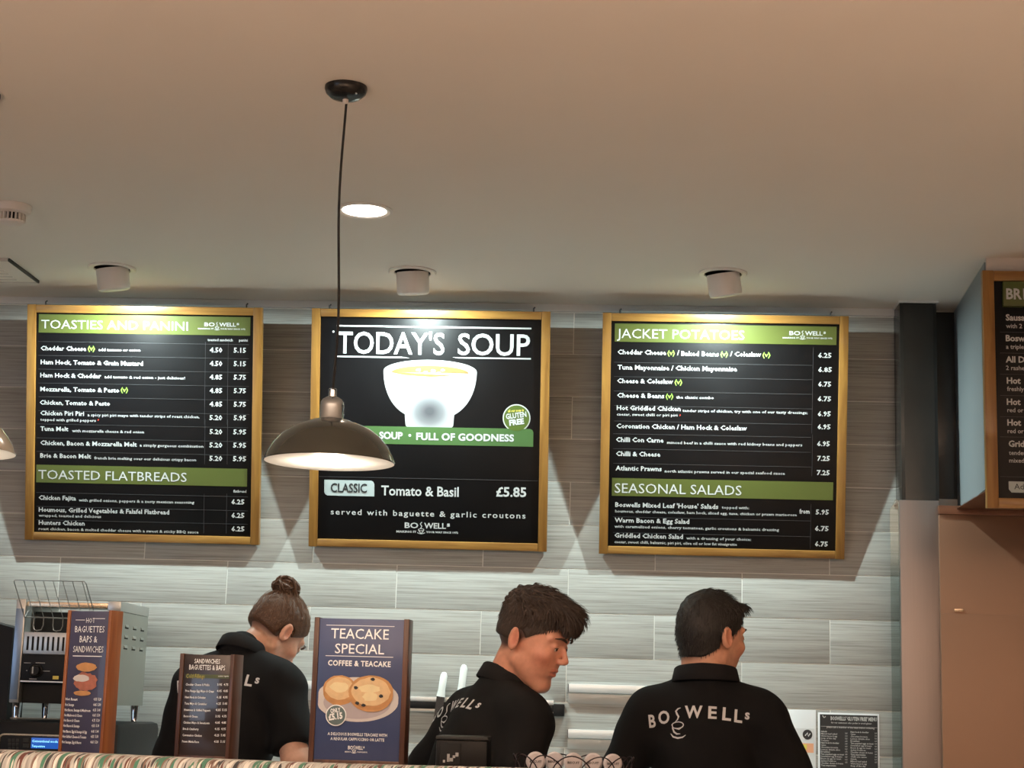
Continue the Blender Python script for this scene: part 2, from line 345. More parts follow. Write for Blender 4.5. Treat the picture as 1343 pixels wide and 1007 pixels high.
# ---------------------------------------------------------------- setting
ZC = 2.832
def struct(name, mb, m, label=None): o = mb.build(name, m); tag(o, label, None, None, 'structure'); return o
struct('ceiling', MB().box(-6, 5, -12, .3, ZC, ZC+.1), 'ceil')
struct('floor', MB().box(-6, 5, -12, .3, -.1, 0), 'floor')
wb = struct('wall_back', MB().box(-6, 5, -.0045, .25, 0, ZC), 'grout')
TH, TL, Z0, X0 = .153, .603, 2.65088, -.17467
shared = {}
XL, XR = -2.9, 1.0
for rrow in range(13):
    zt = Z0+TH-rrow*TH; zb = zt-TH
    off = X0 if rrow % 2 == 0 else X0-TL/2
    for i in range(-6, 3):
        a, b = off+TL*i, off+TL*(i+1)
        a2, b2 = max(a, XL), min(b, XR)
        if b2-a2 < .02: continue
        g = .0016; w = round(b2-a2-2*g, 4); h = TH-2*g
        if w not in shared:
            shared[w] = MB().box(-w/2, w/2, -.006, .0, -h/2, h/2, .0009)
            o = shared[w].build('tile', 'tile', wb); shared[w] = o.data
        else: o = link('tile', shared[w], None, wb)
        o.location = ((a2+b2)/2, 0, (zt+zb)/2)
struct('trim_1', MB().box(-6, .97, -.02, 0, 2.806, ZC, .002), 'cornice')
# right-hand column, its steel cladding, the bulkhead and the brown metal cabinet
xa = onZ(1181, 393, ZC).x; ya = -.135
xb = onY(1229.5, 500, ya).x; xc = onY(1233, 800, ya).x
zcl = onY(1205, 656.5, ya).z
t = MB().box(xa, xb, ya, 0, zcl, ZC-.002, .003); t.box(xa+.012, xb-.012, ya-.003, ya, zcl, ZC-.004)
col_o = t.build('column', 'steel_dark'); tag(col_o, 'tall dark grey steel column against the ceiling beside the tiled wall', 'column', None, 'structure')
c_o = struct('trim_2', MB().box(xa-.004, xb+.006, ya-.012, -.0, ZC-.006, ZC, 0), 'cornice')
xl2 = onY(1181.5, 850, ya).x
cl = thing('column_cladding', 'tall plain brushed steel cladding panel below the dark column', 'panel', ((xl2+xc)/2, ya, 0))
w = (xc-xl2)/2
MB().box(-w, w, -.012, .0, 0, zcl, .003).build('front_sheet', 'brushed', cl)
MB().box(-w, -w+.006, .0005, .022, 0, zcl-.001).build('side_sheet', 'brushed', cl)
MB().box(-w, w, .0005, .13, zcl-.004, zcl).build('top_cap', 'brushed', cl)
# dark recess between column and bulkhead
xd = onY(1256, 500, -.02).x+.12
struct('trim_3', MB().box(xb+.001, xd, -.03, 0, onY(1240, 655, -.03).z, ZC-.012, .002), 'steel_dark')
struct('trim_4', MB().box(xb+.001, xd, -.035, 0, onY(1240, 662, -.03).z-.1, onY(1240, 654.5, -.03).z, .002), 'plaster')
# bulkhead: soffit box hanging from the ceiling
pn = onZ(1293, 338, ZC); pf = onZ(1254, 404, ZC); zb_ = onY(1294, 638, pn.y).z
bx = [(pn.x, pn.y), (2.6, pn.y), (2.6, 0), (pf.x, 0)]
bk = MB(); bk.add([(x, y, zb_) for x, y in bx]+[(x, y, ZC) for x, y in bx], [(3, 2, 1, 0), (4, 5, 6, 7)]+[(i, (i+1) % 4, 4+(i+1) % 4, 4+i) for i in range(4)])
bo = bk.build('bulkhead', 'plaster', smooth=False); tag(bo, 'boxed-in bulkhead hanging from the ceiling at the right edge', 'bulkhead', None, 'structure')
d = Vector((pf.x-pn.x, 0-pn.y, 0)); nrm = Vector((-d.y, d.x, 0)).normalized()
sd = MB(); e = .004
q = [Vector((pn.x, pn.y, 0))+d*.012, Vector((pf.x, 0, 0))-d*.04]
v = []
for zz in (zb_+.003, ZC-.012):
    for p in q: v += [(p+nrm*e).to_tuple()[:2]+(zz,), p.to_tuple()[:2]+(zz,)]
sd.add(v, [(0, 1, 3, 2), (4, 6, 7, 5), (0, 2, 6, 4), (1, 5, 7, 3), (0, 4, 5, 1), (2, 3, 7, 6)])
so = sd.build('side_panel', 'grey_panel', bo, smooth=False); so['label'] = 'smooth grey side panel of the bulkhead'
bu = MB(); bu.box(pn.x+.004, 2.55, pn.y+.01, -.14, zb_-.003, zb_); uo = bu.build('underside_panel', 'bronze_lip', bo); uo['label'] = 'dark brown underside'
# brown metal cabinet under it
yk = -.16
kx = onY(1233.5, 800, yk).x; kz = onY(1290, 664, yk).z
cab = thing('tall_cabinet', 'tall brushed metal cabinet, its brown reflection put into the colour, filling the right edge below the breakfast board', 'cabinet', (kx, yk, 0))
MB().box(0, 1.3, 0, .15, 0, kz-.03, .002).build('body', 'bronze', cab)
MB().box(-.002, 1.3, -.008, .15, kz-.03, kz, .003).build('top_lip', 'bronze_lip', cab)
MB().box(.0, 1.3, -.0045, -.0005, .0, onY(1290, 806, yk).z, .001).build('reflection_step', 'bronze', cab)  # raised sheet whose top edge imitates a faint reflection step
MB().box(.045, .075, -.004, -.0002, onY(1250, 802, yk).z, onY(1250, 798, yk).z, .001).build('catch', 'gold', cab)
# clear acrylic guard beside the cladding
gx0 = onY(1168.8, 800, ya).x; gx1 = xl2-.001; gz = onY(1175, 655, ya).z
gp = MB(); pts = [(gx0, .9), (gx1, .9), (gx1, gz), (gx1-.012, gz), (gx0, gz-.035)]
n = len(pts); gp.add([(x, ya, z) for x, z in pts]+[(x, ya+.008, z) for x, z in pts], [tuple(range(n)), tuple(range(2*n-1, n-1, -1))]+[(i, n+i, n+(i+1) % n, (i+1) % n) for i in range(n)])
tag(gp.build('splash_guard', 'acrylic', smooth=False), 'narrow clear acrylic guard strip beside the steel cladding', 'guard')
# ---------------------------------------------------------------- menu boards on the wall
def menu_board(label, tl, tr, bl, br, yb=-.040, ytop=-.205, fw=.0305, group=None, w=None, h=None, hooks=True):
    b0 = onY(*bl, yb); b1 = onY(*br, yb); t0 = onY(*tl, ytop); t1 = onY(*tr, ytop)
    cx = (b0.x+b1.x)/2; zb = (b0.z+b1.z)/2; zt = (t0.z+t1.z)/2
    if w is None: w = ((b1.x-b0.x)+(t1.x-t0.x))/2
    else: cx = b0.x+w/2
    tilt = math.atan2(yb-ytop, zt-zb); hh = math.hypot(yb-ytop, zt-zb)
    e = thing('menu_board', label, 'menu board', (cx, yb, zb), (tilt, 0, 0), group)
    D = .028
    sl = MB().box(-w/2, -w/2+fw, 0, D, 0, hh, .002).build('frame_rail', 'oak_v', e)
    sr = MB().box(w/2-fw, w/2, 0, D, 0, hh, .002).build('frame_rail', 'oak_v', e)
    st = MB().box(-w/2+fw+.0004, w/2-fw-.0004, .0005, D, hh-fw*.94, hh-.001, .002).build('frame_rail', 'oak_h', e)
    sb = MB().box(-w/2+fw+.0004, w/2-fw-.0004, .0005, D,   .001, fw*.90, .002).build('frame_rail', 'oak_h', e)
    MB().box(-w/2+fw-.006, w/2-fw+.006, .010, .022, fw*.7, hh-fw*.7, .0005).build('sign_panel', 'black_panel', e)
    for sx in ((-1, 1) if hooks else ()):
        hk = MB().tube([(sx*(w/2-.06), D-.006, hh-.002), (sx*(w/2-.06), D-.006, hh+.010), (sx*(w/2-.06)+.004, D-.002, hh+.014)], .003, 8).build('hanging_hook', 'cord', e)
        
    bd = Board(e); bd.y = .0095; bd.w = w; bd.h = hh; bd.fw = fw
    return e, bd
CR = dict(A=(20, 390, 3.95), B=(20, 550, 3.95), C=(390, 390, 3.837), D=(390, 550, 3.837), E=(780, 400, 3.95), F=(780, 570, 3.95), Z=(1230, 330, 2.876),
          S=(60, 780, 4.436), T=(200, 740, 3.773), U=(400, 790, 4.64))
class Writer:
    def __init__(s, bd, crop): s.bd = bd; s.crop = crop; s.mb = {}
    def m(s, k):
        k = getattr(s, 'sub', {}).get(k, k); return s.mb.setdefault(k, MB())
    def P(s, x, y, c=None):
        ox, oy, sc = CR[c or s.crop]; return s.bd.at(ox+x/sc, oy+y/sc)
    def t(s, txt, xl, yb, xr, h, ink='white_print', bold=.012, y=0, space=1.0, res=1, slope=None, dy=0):
        ink = getattr(s, 'sub', {}).get(ink, ink); x0, z0 = s.P(xl, yb); x1, _ = s.P(xr, yb); _, z2 = s.P(xl, yb-h)
        mb = MB(); text_on(mb, txt, x0, z0, x1, (z2-z0), bold, y=s.bd.y-.001+dy, space=space, res=res)
        nm = {'lime_print': 'vegetarian_mark', 'ink': 'dark_lettering', 'yellow_print': 'script_lettering'}.get(ink) or ('heading' if (z2-z0) > .0105 and len(txt) > 5 else 'price' if txt[:1] in '345678\u00a3' and '.' in txt else 'menu_line')
        o = flat(mb, nm, ink, s.bd.e); o['kind'] = 'stuff'
    def quad(s, tl, tr, br, bl, ink, dy=0):
        p = [s.P(*tl), s.P(*tr), s.P(*br), s.P(*bl)]
        x0 = (p[0][0]+p[3][0])/2; x1 = (p[1][0]+p[2][0])/2; zt = (p[0][1]+p[1][1])/2; zb = (p[2][1]+p[3][1])/2
        nm = {'green_print': 'header_band', 'slip': 'voucher', 'orange_print': 'orange_block', 'yellow_print': 'yellow_block'}.get(ink, 'printed_band')
        flat(MB().poly([(x0, zb), (x1, zb), (x1, zt), (x0, zt)], s.bd.y-.0006+dy, .0006), nm, ink, s.bd.e); return x0, x1, zb, zt
    def line(s, x0, y0, x1, th, ink='line_print', dy=0):
        ink = getattr(s, 'sub', {}).get(ink, ink)
        a = s.P(x0, y0); b = s.P(x1, y0); flat(MB().poly([(a[0], a[1]-th/2), (b[0], a[1]-th/2), (b[0], a[1]+th/2), (a[0], a[1]+th/2)], s.bd.y-.0006+dy, .0006), 'rule_line' if ink in ('white_print', 'poster_white') else 'divider_line', ink, s.bd.e)
    def done(s, names, parent):
        for k, mb in s.mb.items():
            o = flat(mb, names.get(k, 'lettering'), k, parent)
            if k in ('white_print', 'poster_white', 'line_print', 'ink', 'yellow_print', 'red_print', 'bread', 'bread_print', 'butter_print', 'crumb_print', 'grey_print', 'paper', 'bowl'): o['kind'] = 'stuff'
PART = {'white_print': 'lettering', 'lime_print': 'vegetarian_mark', 'red_print': 'chilli_mark', 'line_print': 'divider_line', 'green_print': 'header_band', 'grey_print': 'small_lettering'}
def rows(W_, data, hb, hs):
    for it in data:
        kind = it[0]
        if kind == 'b': W_.t(it[1], it[2], it[3], it[4], hb, bold=.022)
        elif kind == 's': W_.t(it[1], it[2], it[3], it[4], hs, bold=.012)
        elif kind == 'v': W_.t('(v)', it[1], it[2], it[3], hb*1.0, 'lime_print', bold=.02)
        elif kind == 'p': W_.t(it[1], it[2], it[3], it[4], 24, bold=.025)
        elif kind == 'c':
            a = W_.P(it[1], it[2]); W_.m('red_print').stroke([(a[0], a[1]-.0035), (a[0]+.002, a[1]), (a[0]+.0015, a[1]+.003)], [.001, .003, .0015], W_.bd.y-.0008)
# --- board 1
e1, b1 = menu_board('oak-framed menu board headed TOASTIES AND PANINI, first on the tiled wall', (37.2, 398.9), (345.3, 403.3), (32.2, 708), (339.3, 714.6))
w1 = Writer(b1, 'A')
w1.quad((122, 88), (1218, 100), (1218, 195), (122, 185), 'green_print')
w1.t('TOASTIES AND PANINI', 135, 160, 895, 44, bold=.0, res=2, dy=-.0006)
p0 = w1.P(980, 147); p1 = w1.P(1160, 147)
logo(w1.m('white_print'), p0[0], p1[0], p0[1]-.001, .0125, b1.y-.0016)
rows(w1, [('s', 'toasted sandwich', 997, 226, 1127), ('s', 'panini', 1160, 228, 1205),
 ('b', 'Cheddar Cheese', 132, 273, 368), ('v', 376, 274, 413), ('s', 'add tomato or onion', 432, 277, 648),
 ('b', 'Ham Hock, Tomato & Grain Mustard', 132, 345, 662),
 ('b', 'Ham Hock & Cheddar', 130, 413, 445), ('s', 'add tomato & red onion - just delicious!', 463, 418, 880),
 ('b', 'Mozzarella, Tomato & Pesto', 130, 485, 540), ('v', 546, 488, 585),
 ('b', 'Chicken, Tomato & Pesto', 127, 554, 492),
 ('b', 'Chicken Piri Piri', 130, 609, 357), ('s', 'a spicy piri piri mayo with tender strips of roast chicken,', 375, 615, 955), ('s', 'topped with grilled peppers', 130, 639, 418), ('c', 428, 634)], 22, 14)
for k, (a, b) in enumerate([('4.50', '5.15'), ('4.50', '5.15'), ('4.85', '5.75'), ('4.85', '5.75'), ('4.85', '5.75'), ('5.20', '5.95')]):
    y = 284+k*70; rows(w1, [('p', a, 1008-k*.3, y, 1073), ('p', b, 1132, y+1, 1196)], 24, 14)
for y in (228, 300, 371, 443, 514, 586): w1.line(120, y, 1212, .0011)
w1.crop = 'B'
rows(w1, [('b', 'Tuna Melt', 130, 58, 275), ('s', 'with mozzarella cheese & red onion', 295, 65, 667), ('p', '5.20', 1007, 75, 1073), ('p', '5.95', 1130, 76, 1197),
 ('b', 'Chicken, Bacon & Mozzarella Melt', 130, 131, 630), ('s', 'a simply gorgeous combination', 645, 140, 975), ('p', '5.20', 1006, 144, 1073), ('p', '5.95', 1129, 145, 1197),
 ('b', 'Brie & Bacon Melt', 130, 197, 393), ('s', 'french brie melting over our delicious crispy bacon', 410, 206, 937), ('p', '5.20', 1006, 213, 1073), ('p', '5.95', 1128, 215, 1197),
 ('s', 'flatbread', 1130, 378, 1197), ('b', 'Chicken Fajita', 122, 415, 315), ('s', 'with grilled onions, peppers & a zesty mexican seasoning', 330, 424, 928), ('p', '6.25', 1120, 438, 1188),
 ('b', 'Houmous, Grilled Vegetables & Falafel Flatbread', 122, 477, 798), ('s', 'wrapped, toasted and delicious', 122, 503, 445), ('p', '6.25', 1120, 508, 1188),
 ('b', 'Hunters Chicken', 122, 544, 360), ('s', 'roast chicken, bacon & melted cheddar cheese with a sweet & sticky BBQ sauce', 122, 572, 950), ('p', '6.25', 1120, 578, 1188)], 22, 14)
w1.quad((110, 235), (1203, 255), (1200, 345), (108, 328), 'green_print')
w1.t('TOASTED FLATBREADS', 120, 307, 888, 46, bold=.0, res=2, dy=-.0006)
for y in (23, 95, 165, 378, 450, 519): w1.line(110, y, 1205, .0011)
for c, x, ya_, yb_ in (('A', 985, 230, 660), ('A', 1103, 230, 660), ('B', 983, 0, 232), ('B', 1100, 0, 232), ('B', 978, 385, 590), ('B', 1095, 385, 590)):
    w1.crop = c; a = w1.P(x, ya_); b = w1.P(x, yb_); w1.m('line_print').poly([(a[0], b[1]), (a[0]+.0009, b[1]), (a[0]+.0009, a[1]), (a[0], a[1])], b1.y-.0006)
w1.done(PART, e1)
# --- board 3
e3, b3 = menu_board('oak-framed menu board headed JACKET POTATOES, last on the tiled wall', (789.6, 409.6), (1113, 414.7), (785.6, 725), (1107.3, 734.6))
w3 = Writer(b3, 'E')
w3.quad((105, 95), (1253, 112), (1252, 206), (103, 190), 'green_print')
w3.t('JACKET POTATOES', 115, 170, 775, 47, bold=.0, res=2, dy=-.0006)
p0 = w3.P(1008, 155); p1 = w3.P(1197, 155); logo(w3.m('white_print'), p0[0], p1[0], p0[1], .0135, b3.y-.0016)
rows(w3, [('b', 'Cheddar Cheese', 118, 254, 370), ('v', 376, 258, 415), ('b', '/', 427, 258, 438), ('b', 'Baked Beans', 448, 262, 643), ('v', 650, 264, 690), ('b', '/', 701, 264, 713), ('b', 'Coleslaw', 724, 265, 862), ('v', 868, 268, 910), ('p', '6.25', 1157, 272, 1227),
 ('b', 'Tuna Mayonnaise / Chicken Mayonnaise', 118, 333, 737), ('p', '6.85', 1157, 346, 1229),
 ('b', 'Cheese & Coleslaw', 116, 403, 405), ('v', 413, 409, 453), ('p', '6.75', 1157, 421, 1225),
 ('b', 'Cheese & Beans', 116, 478, 360), ('v', 367, 482, 407), ('s', 'the classic combo', 422, 484, 617), ('p', '6.75', 1155, 497, 1225),
 ('b', 'Hot Griddled Chicken', 114, 543, 445), ('s', 'tender strips of chicken, try with one of our tasty dressings;', 455, 553, 1103), ('s', 'caesar, sweet chilli or piri piri', 114, 572, 428), ('c', 440, 570), ('p', '6.95', 1155, 575, 1223),
 ('b', 'Coronation Chicken / Ham Hock & Coleslaw', 112, 637, 788), ('p', '6.95', 1154, 642, 1222)], 23, 14)
for y in (296, 370, 445, 520, 600): w3.line(100, y, 1127, .0011)
w3.crop = 'F'
rows(w3, [('b', 'Chilli Con Carne', 110, 36, 357), ('s', 'minced beef in a chilli sauce with red kidney beans and peppers', 375, 47, 1075), ('p', '6.95', 1152, 58, 1218),
 ('b', 'Chilli & Cheese', 110, 109, 340), ('p', '7.25', 1152, 134, 1218), ('b', 'Atlantic Prawns', 108, 184, 347), ('s', 'north atlantic prawns served in our special seafood sauce', 363, 195, 985), ('p', '7.25', 1150, 208, 1218),
 ('b', "Boswells Mixed Leaf 'House' Salads", 106, 373, 640), ('s', 'topped with:', 658, 383, 800), ('s', 'houmous, cheddar cheese, coleslaw, ham hock, sliced egg, tuna, chicken or prawn marie-rose', 106, 402, 1047), ('b', 'from', 1060, 408, 1113), ('p', '5.95', 1145, 412, 1213),
 ('b', 'Warm Bacon & Egg Salad', 103, 453, 490), ('s', 'with caramelised onions, cherry tomatoes, garlic croutons & balsamic dressing', 103, 481, 955), ('p', '6.75', 1140, 497, 1212),
 ('b', 'Griddled Chicken Salad', 102, 532, 457), ('s', 'with a dressing of your choice:', 475, 542, 810), ('s', 'caesar, sweet chilli, balsamic, piri piri, olive oil or low fat vinaigrette', 102, 561, 737), ('p', '6.75', 1140, 577, 1208)], 23, 14)
w3.quad((90, 222), (1237, 248), (1233, 343), (88, 312), 'green_print')
w3.t('SEASONAL SALADS', 103, 300, 760, 49, bold=.0, res=2, dy=-.0006)
for y in (-5, 72, 148, 425, 506): w3.line(95, y, 1120, .0011)
for c, x, ya_, yb_ in (('E', 1132, 220, 665), ('F', 1128, 0, 215), ('F', 1120, 360, 590)):
    w3.crop = c; a = w3.P(x, ya_); b = w3.P(x, yb_); w3.m('line_print').poly([(a[0], b[1]), (a[0]+.0009, b[1]), (a[0]+.0009, a[1]), (a[0], a[1])], b3.y-.0006)
w3.done(PART, e3)
# --- board 2
e2, b2 = menu_board("oak-framed board headed TODAY'S SOUP with a big white bowl, middle of the tiled wall", (410.8, 403), (723.6, 409.5), (404.3, 715.5), (717, 724.6))
w2 = Writer(b2, 'C')
w2.line(197, 142, 1178, .0055, 'white_print'); 
a, b = w2.P(188, 300), w2.P(565, 300); w2.m('white_print').poly([(a[0], a[1]), (b[0], a[1]), (b[0]-.03, a[1]+.005), (a[0], a[1]+.005)], b2.y-.0006)
a, b = w2.P(780, 306), w2.P(1175, 306); w2.m('white_print').poly([(a[0], a[1]+.004), (a[0]+.02, a[1]), (b[0], a[1]), (b[0], a[1]+.005)], b2.y-.0006)
w2.t("TODAY'S", 200, 279, 740, 106, bold=.012, res=3); w2.t('SOUP', 808, 287, 1170, 104, bold=.012, res=3)
a = w2.P(182, 172); w2.m('white_print').poly(circ(a[0], a[1], .004, .004, 10), b2.y-.0006)
# bowl print
cx, cz = w2.P(668, 372); rx = w2.P(903, 372)[0]-cx; ry = .04; zbt = w2.P(668, 612)[1]
bw = []
for k in range(41):
    a = PI+PI*k/40; c_, s_ = math.cos(a), math.sin(a); x = rx*abs(c_)**.75*(1 if c_ > 0 else -1); bw.append((cx+x, cz+s_*(cz-zbt)))
bw += circ(cx, cz, rx, ry, 30, 0, PI)[1:-1]
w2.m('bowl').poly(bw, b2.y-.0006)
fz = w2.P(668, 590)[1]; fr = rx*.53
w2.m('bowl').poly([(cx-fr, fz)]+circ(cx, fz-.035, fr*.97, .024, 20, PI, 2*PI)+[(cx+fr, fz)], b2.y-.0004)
w2.m('soup_print').poly([(cx-rx*.72, cz-.004)]+circ(cx, cz-.006, rx*.83, .026, 24, 0.02, PI-.02)[::1]+[(cx-rx*.55, cz-.014), (cx, cz-.019), (cx+rx*.55, cz-.014)], b2.y-.0012)
for (dx, dz, r) in ((.01, .002, .011), (-.04, .004, .009), (.03, -.006, .010), (.045, .005, .007), (-.015, -.004, .009)):
    w2.m('bread').poly([(cx+dx+r*math.cos(a)*random.uniform(.7, 1.3), cz+dz+r*.6*math.sin(a)*random.uniform(.7, 1.3)) for a in np.linspace(0, 2*PI, 8)[:-1]], b2.y-.0018)
BOWLC = (cx, fz+.012)
# green strap line
w2.crop = 'D'
a = w2.P(150, 116); b = w2.P(1187, 116); t_ = w2.P(1187, 48)[1]; z_ = a[1]-.001
w2.m('leaf_print').poly([(a[0], z_), (b[0], z_), (b[0], t_-.012), (b[0]-.004, t_-.004), (b[0]-.012, t_), (a[0], t_)], b2.y-.0006)
w2.t('SOUP', 412, 96, 530, 33, res=3, bold=.035, dy=-.0006); a = w2.P(566, 80); w2.m('white_print').poly(circ(a[0], a[1], .0048, .0048, 14), b2.y-.0012)
w2.t('FULL OF GOODNESS', 598, 101, 1090, 33, res=3, bold=.035, dy=-.0006, space=1.05)
w2.line(110, 287, 1210, .0014)
p = w2.P(135, 382); q = w2.P(387, 382); t_ = w2.P(135, 303)[1]
w2.m('tag_print').poly([(p[0]+.012, p[1]), (q[0], p[1]), (q[0], t_-.012), (q[0]-.004, t_-.004), (q[0]-.012, t_), (p[0], t_), (p[0], p[1]+.012), (p[0]+.004, p[1]+.004)], b2.y-.0006)
w2.t('CLASSIC', 168, 364, 350, 43, 'ink', bold=.018, res=3, dy=-.0006)
w2.t('Tomato & Basil', 422, 380, 812, 47, bold=.018, res=2); w2.t('\u00a35.85', 1000, 386, 1152, 45, bold=.025, res=2)
w2.t('served with baguette & garlic croutons', 168, 477, 1148, 27, bold=.012, space=1.25, res=3)
p0 = w2.P(540, 545); p1 = w2.P(768, 545); logo(w2.m('white_print'), p0[0], p1[0], p0[1], .0185, b2.y-.0008)
w2.crop = 'C'
a = w2.P(1103, 607); R_ = .0485
w2.m('white_print').poly(circ(a[0], a[1], R_, R_, 40), b2.y-.0004); w2.m('badge_print').poly(circ(a[0], a[1], R_*.92, R_*.92, 40), b2.y-.0012)
text_on(w2.m('white_print'), 'GLUTEN', a[0]-.036, a[1]-.004, a[0]+.036, .017, .035, b2.y-.002, rot=.14, res=2)
text_on(w2.m('white_print'), 'FREE', a[0]-.024, a[1]-.026, a[0]+.028, .018, .05, b2.y-.002, rot=.14)
text_on(w2.m('yellow_print'), 'all our soup is', a[0]-.030, a[1]+.020, a[0]+.025, .009, .02, b2.y-.002, rot=.08, res=1)
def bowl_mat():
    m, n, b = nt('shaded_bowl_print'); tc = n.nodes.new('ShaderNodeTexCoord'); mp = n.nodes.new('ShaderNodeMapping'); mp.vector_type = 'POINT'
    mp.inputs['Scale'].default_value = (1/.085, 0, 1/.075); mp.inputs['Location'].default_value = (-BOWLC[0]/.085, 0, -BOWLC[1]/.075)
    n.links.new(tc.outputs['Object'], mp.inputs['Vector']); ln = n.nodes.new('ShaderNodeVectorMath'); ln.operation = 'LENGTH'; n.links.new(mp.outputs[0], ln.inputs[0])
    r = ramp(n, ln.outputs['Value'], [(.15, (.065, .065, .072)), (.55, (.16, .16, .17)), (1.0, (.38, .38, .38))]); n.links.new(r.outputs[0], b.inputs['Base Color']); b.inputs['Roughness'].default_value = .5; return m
M['bowl'] = bowl_mat(); M['bread'] = mat('crouton_print', (.85, .72, .45), .5)
w2.done({'white_print': 'lettering', 'bowl': 'printed_bowl', 'soup_print': 'printed_soup', 'bread': 'printed_crouton', 'leaf_print': 'green_strapline_band', 'line_print': 'divider_line',
         'tag_print': 'classic_tag', 'ink': 'dark_lettering', 'badge_print': 'gluten_free_badge', 'yellow_print': 'yellow_lettering'}, e2)
# --- board 4, on the bulkhead front
yq = pn.y-.034
e4, b4 = menu_board('oak-framed breakfast board on the bulkhead, cut by the right picture edge', (1291, 354), (1340, 355), (1295, 665.5), (1343, 667), yb=yq, ytop=yq+.0001, fw=.035, w=.80, hooks=False)
e4['label'] = 'oak-framed menu board with a raised BREAKFAST header, hung on the bulkhead at the right edge'
b4.y = .0095; w4 = Writer(b4, 'Z')
hx0, hz0 = w4.P(243, 210); hz1 = w4.P(243, 118)[1]
MB().box(hx0, .34, -.012, .009, hz0, hz1, .001).build('raised_header_block', 'green_print', e4)
b4.y = -.0125; w4.t('BR', 258, 178, 317, 38, bold=.03, res=2); x_e = w4.P(317, 178)[0]; 
text_on(w4.m('white_print'), 'EAKFAST', x_e+.004, w4.P(258, 178)[1], x_e+.20, w4.P(258, 140)[1]-w4.P(258, 178)[1], .03, b4.y-.001)
b4.y = .0095
bw_ = {'Sausage': (256, 259, 22), 'Boswells': (256, 336, 22), 'All Day': (257, 416, 22)}
def left(txt, x, yb, h, per, bold):   # left-aligned text whose natural width we keep
    a = w4.P(x, yb); hh = w4.P(x, yb-h)[1]-a[1]; v, f = glyphs(txt, bold, 1.0, 2)
    wd_ = (max(p[0] for p in v)-min(p[0] for p in v))*hh/capheight()*per
    text_on(w4.m('white_print'), txt, a[0], a[1], a[0]+wd_, hh, bold, b4.y-.001)
for txt, x, yb, h, bo_ in (('Sausage', 256, 259, 22, .03), ('with 2', 257, 288, 16, .01), ('Boswells', 256, 337, 22, .03), ('a triple', 257, 366, 16, .01), ('All Day', 256, 417, 22, .03), ('2 rashers', 257, 446, 16, .01),
  ('Hot', 260, 497, 22, .03), ('freshly', 261, 525, 16, .01), ('Hot', 260, 577, 22, .03), ('red or', 262, 605, 16, .01), ('Hot', 262, 655, 22, .03), ('red or', 263, 684, 16, .01), ('Griddled', 267, 735, 22, .03), ('tender', 268, 766, 16, .01), ('mixed', 269, 795, 16, .01)):
    left(txt, x, yb, h, .98, bo_)
for y in (303, 382, 462, 542, 622, 698, 848): w4.line(235, y, 800, .0011)
p = w4.P(268, 908); t_ = w4.P(268, 866)[1]
w4.m('tag_print').poly([(p[0]+.008, p[1]), (p[0]+.16, p[1]), (p[0]+.16, t_), (p[0], t_), (p[0], p[1]+.01)], b4.y-.0006)
a = w4.P(288, 896); text_on(w4.m('ink'), 'Add', a[0], a[1], a[0]+.042, .017, .0, b4.y-.0016)
w4.done({'white_print': 'lettering', 'line_print': 'divider_line', 'tag_print': 'pale_tag', 'ink': 'dark_lettering'}, e4)
# ---------------------------------------------------------------- ceiling fittings
def spot_light(px, py, label, tilt):
    p = onZ(px, py, ZC); e = thing('ceiling_spotlight', label, 'spotlight', (p.x, p.y, ZC), (0, 0, 0), 'white ceiling spotlights above the menu boards')
    MB().lathe([(.080, 0), (.081, -.004), (.077, -.007), (.062, -.006), (.060, 0)], 48).build('trim_ring', 'white_plastic', e)
    MB().lathe([(.0, -.0015), (.0615, -.0015)], 48).build('recess', 'black_gap', e)
    mt = Matrix.Rotation(math.radians(tilt), 4, 'Y') @ Matrix.Rotation(math.radians(10), 4, 'X')
    MB().lathe([(.0, -.002), (.053, -.002), (.0545, -.008), (.0545, -.064), (.052, -.074), (.046, -.078), (0, -.078)], 48, mt=mt).build('lamp_head', 'white_plastic', e)
    # the glowing face looks at the wall, away from the camera
    fm = MB().lathe([(0, 0), (.022, 0), (.024, -.003), (.022, -.006), (0, -.006)], 32, c=(0, .0505, -.034), mt=Matrix.Rotation(math.radians(90), 4, 'X')); fm.build('lens', 'spot_face', e)
    l = bpy.data.lights.new('spot_lamp', 'AREA'); l.shape = 'DISK'; l.size = .04; l.energy = SPOT_W; l.color = SPOT_COL
    o = bpy.data.objects.new('spot_lamp', l); COL.objects.link(o); o.parent = e; o.location = (0, .060, -.044)
    o.rotation_euler = Vector((0, .06, -.998)).to_track_quat('-Z', 'Y').to_euler()
    return e
spot_light(147, 351, 'white ceiling spotlight above the toasties menu board', -7)
spot_light(541, 356, 'white ceiling spotlight above the soup board', -3)
spot_light(948, 358, 'white ceiling spotlight above the jacket potatoes board', -9)
p = onZ(478, 275, ZC)
e = thing('recessed_downlight', 'round glowing recessed downlight in the ceiling behind the pendant cord', 'downlight', p)
MB().lathe([(.083, 0), (.084, -.004), (.076, -.007), (.066, -.004), (.064, 0)], 48).build('trim_ring', 'white_plastic', e)
MB().lathe([(.0, -.0045), (.062, -.0045), (.066, -.001), (0, -.0005)], 40).build('lens', 'led', e)
l = bpy.data.lights.new('downlight_lamp', 'SPOT'); l.energy = 12; l.color = (1, .84, .66); l.spot_size = math.radians(130); l.spot_blend = .5; l.shadow_soft_size = .05
o = bpy.data.objects.new('downlight_lamp', l); COL.objects.link(o); o.parent = e; o.location = (0, 0, -.015)
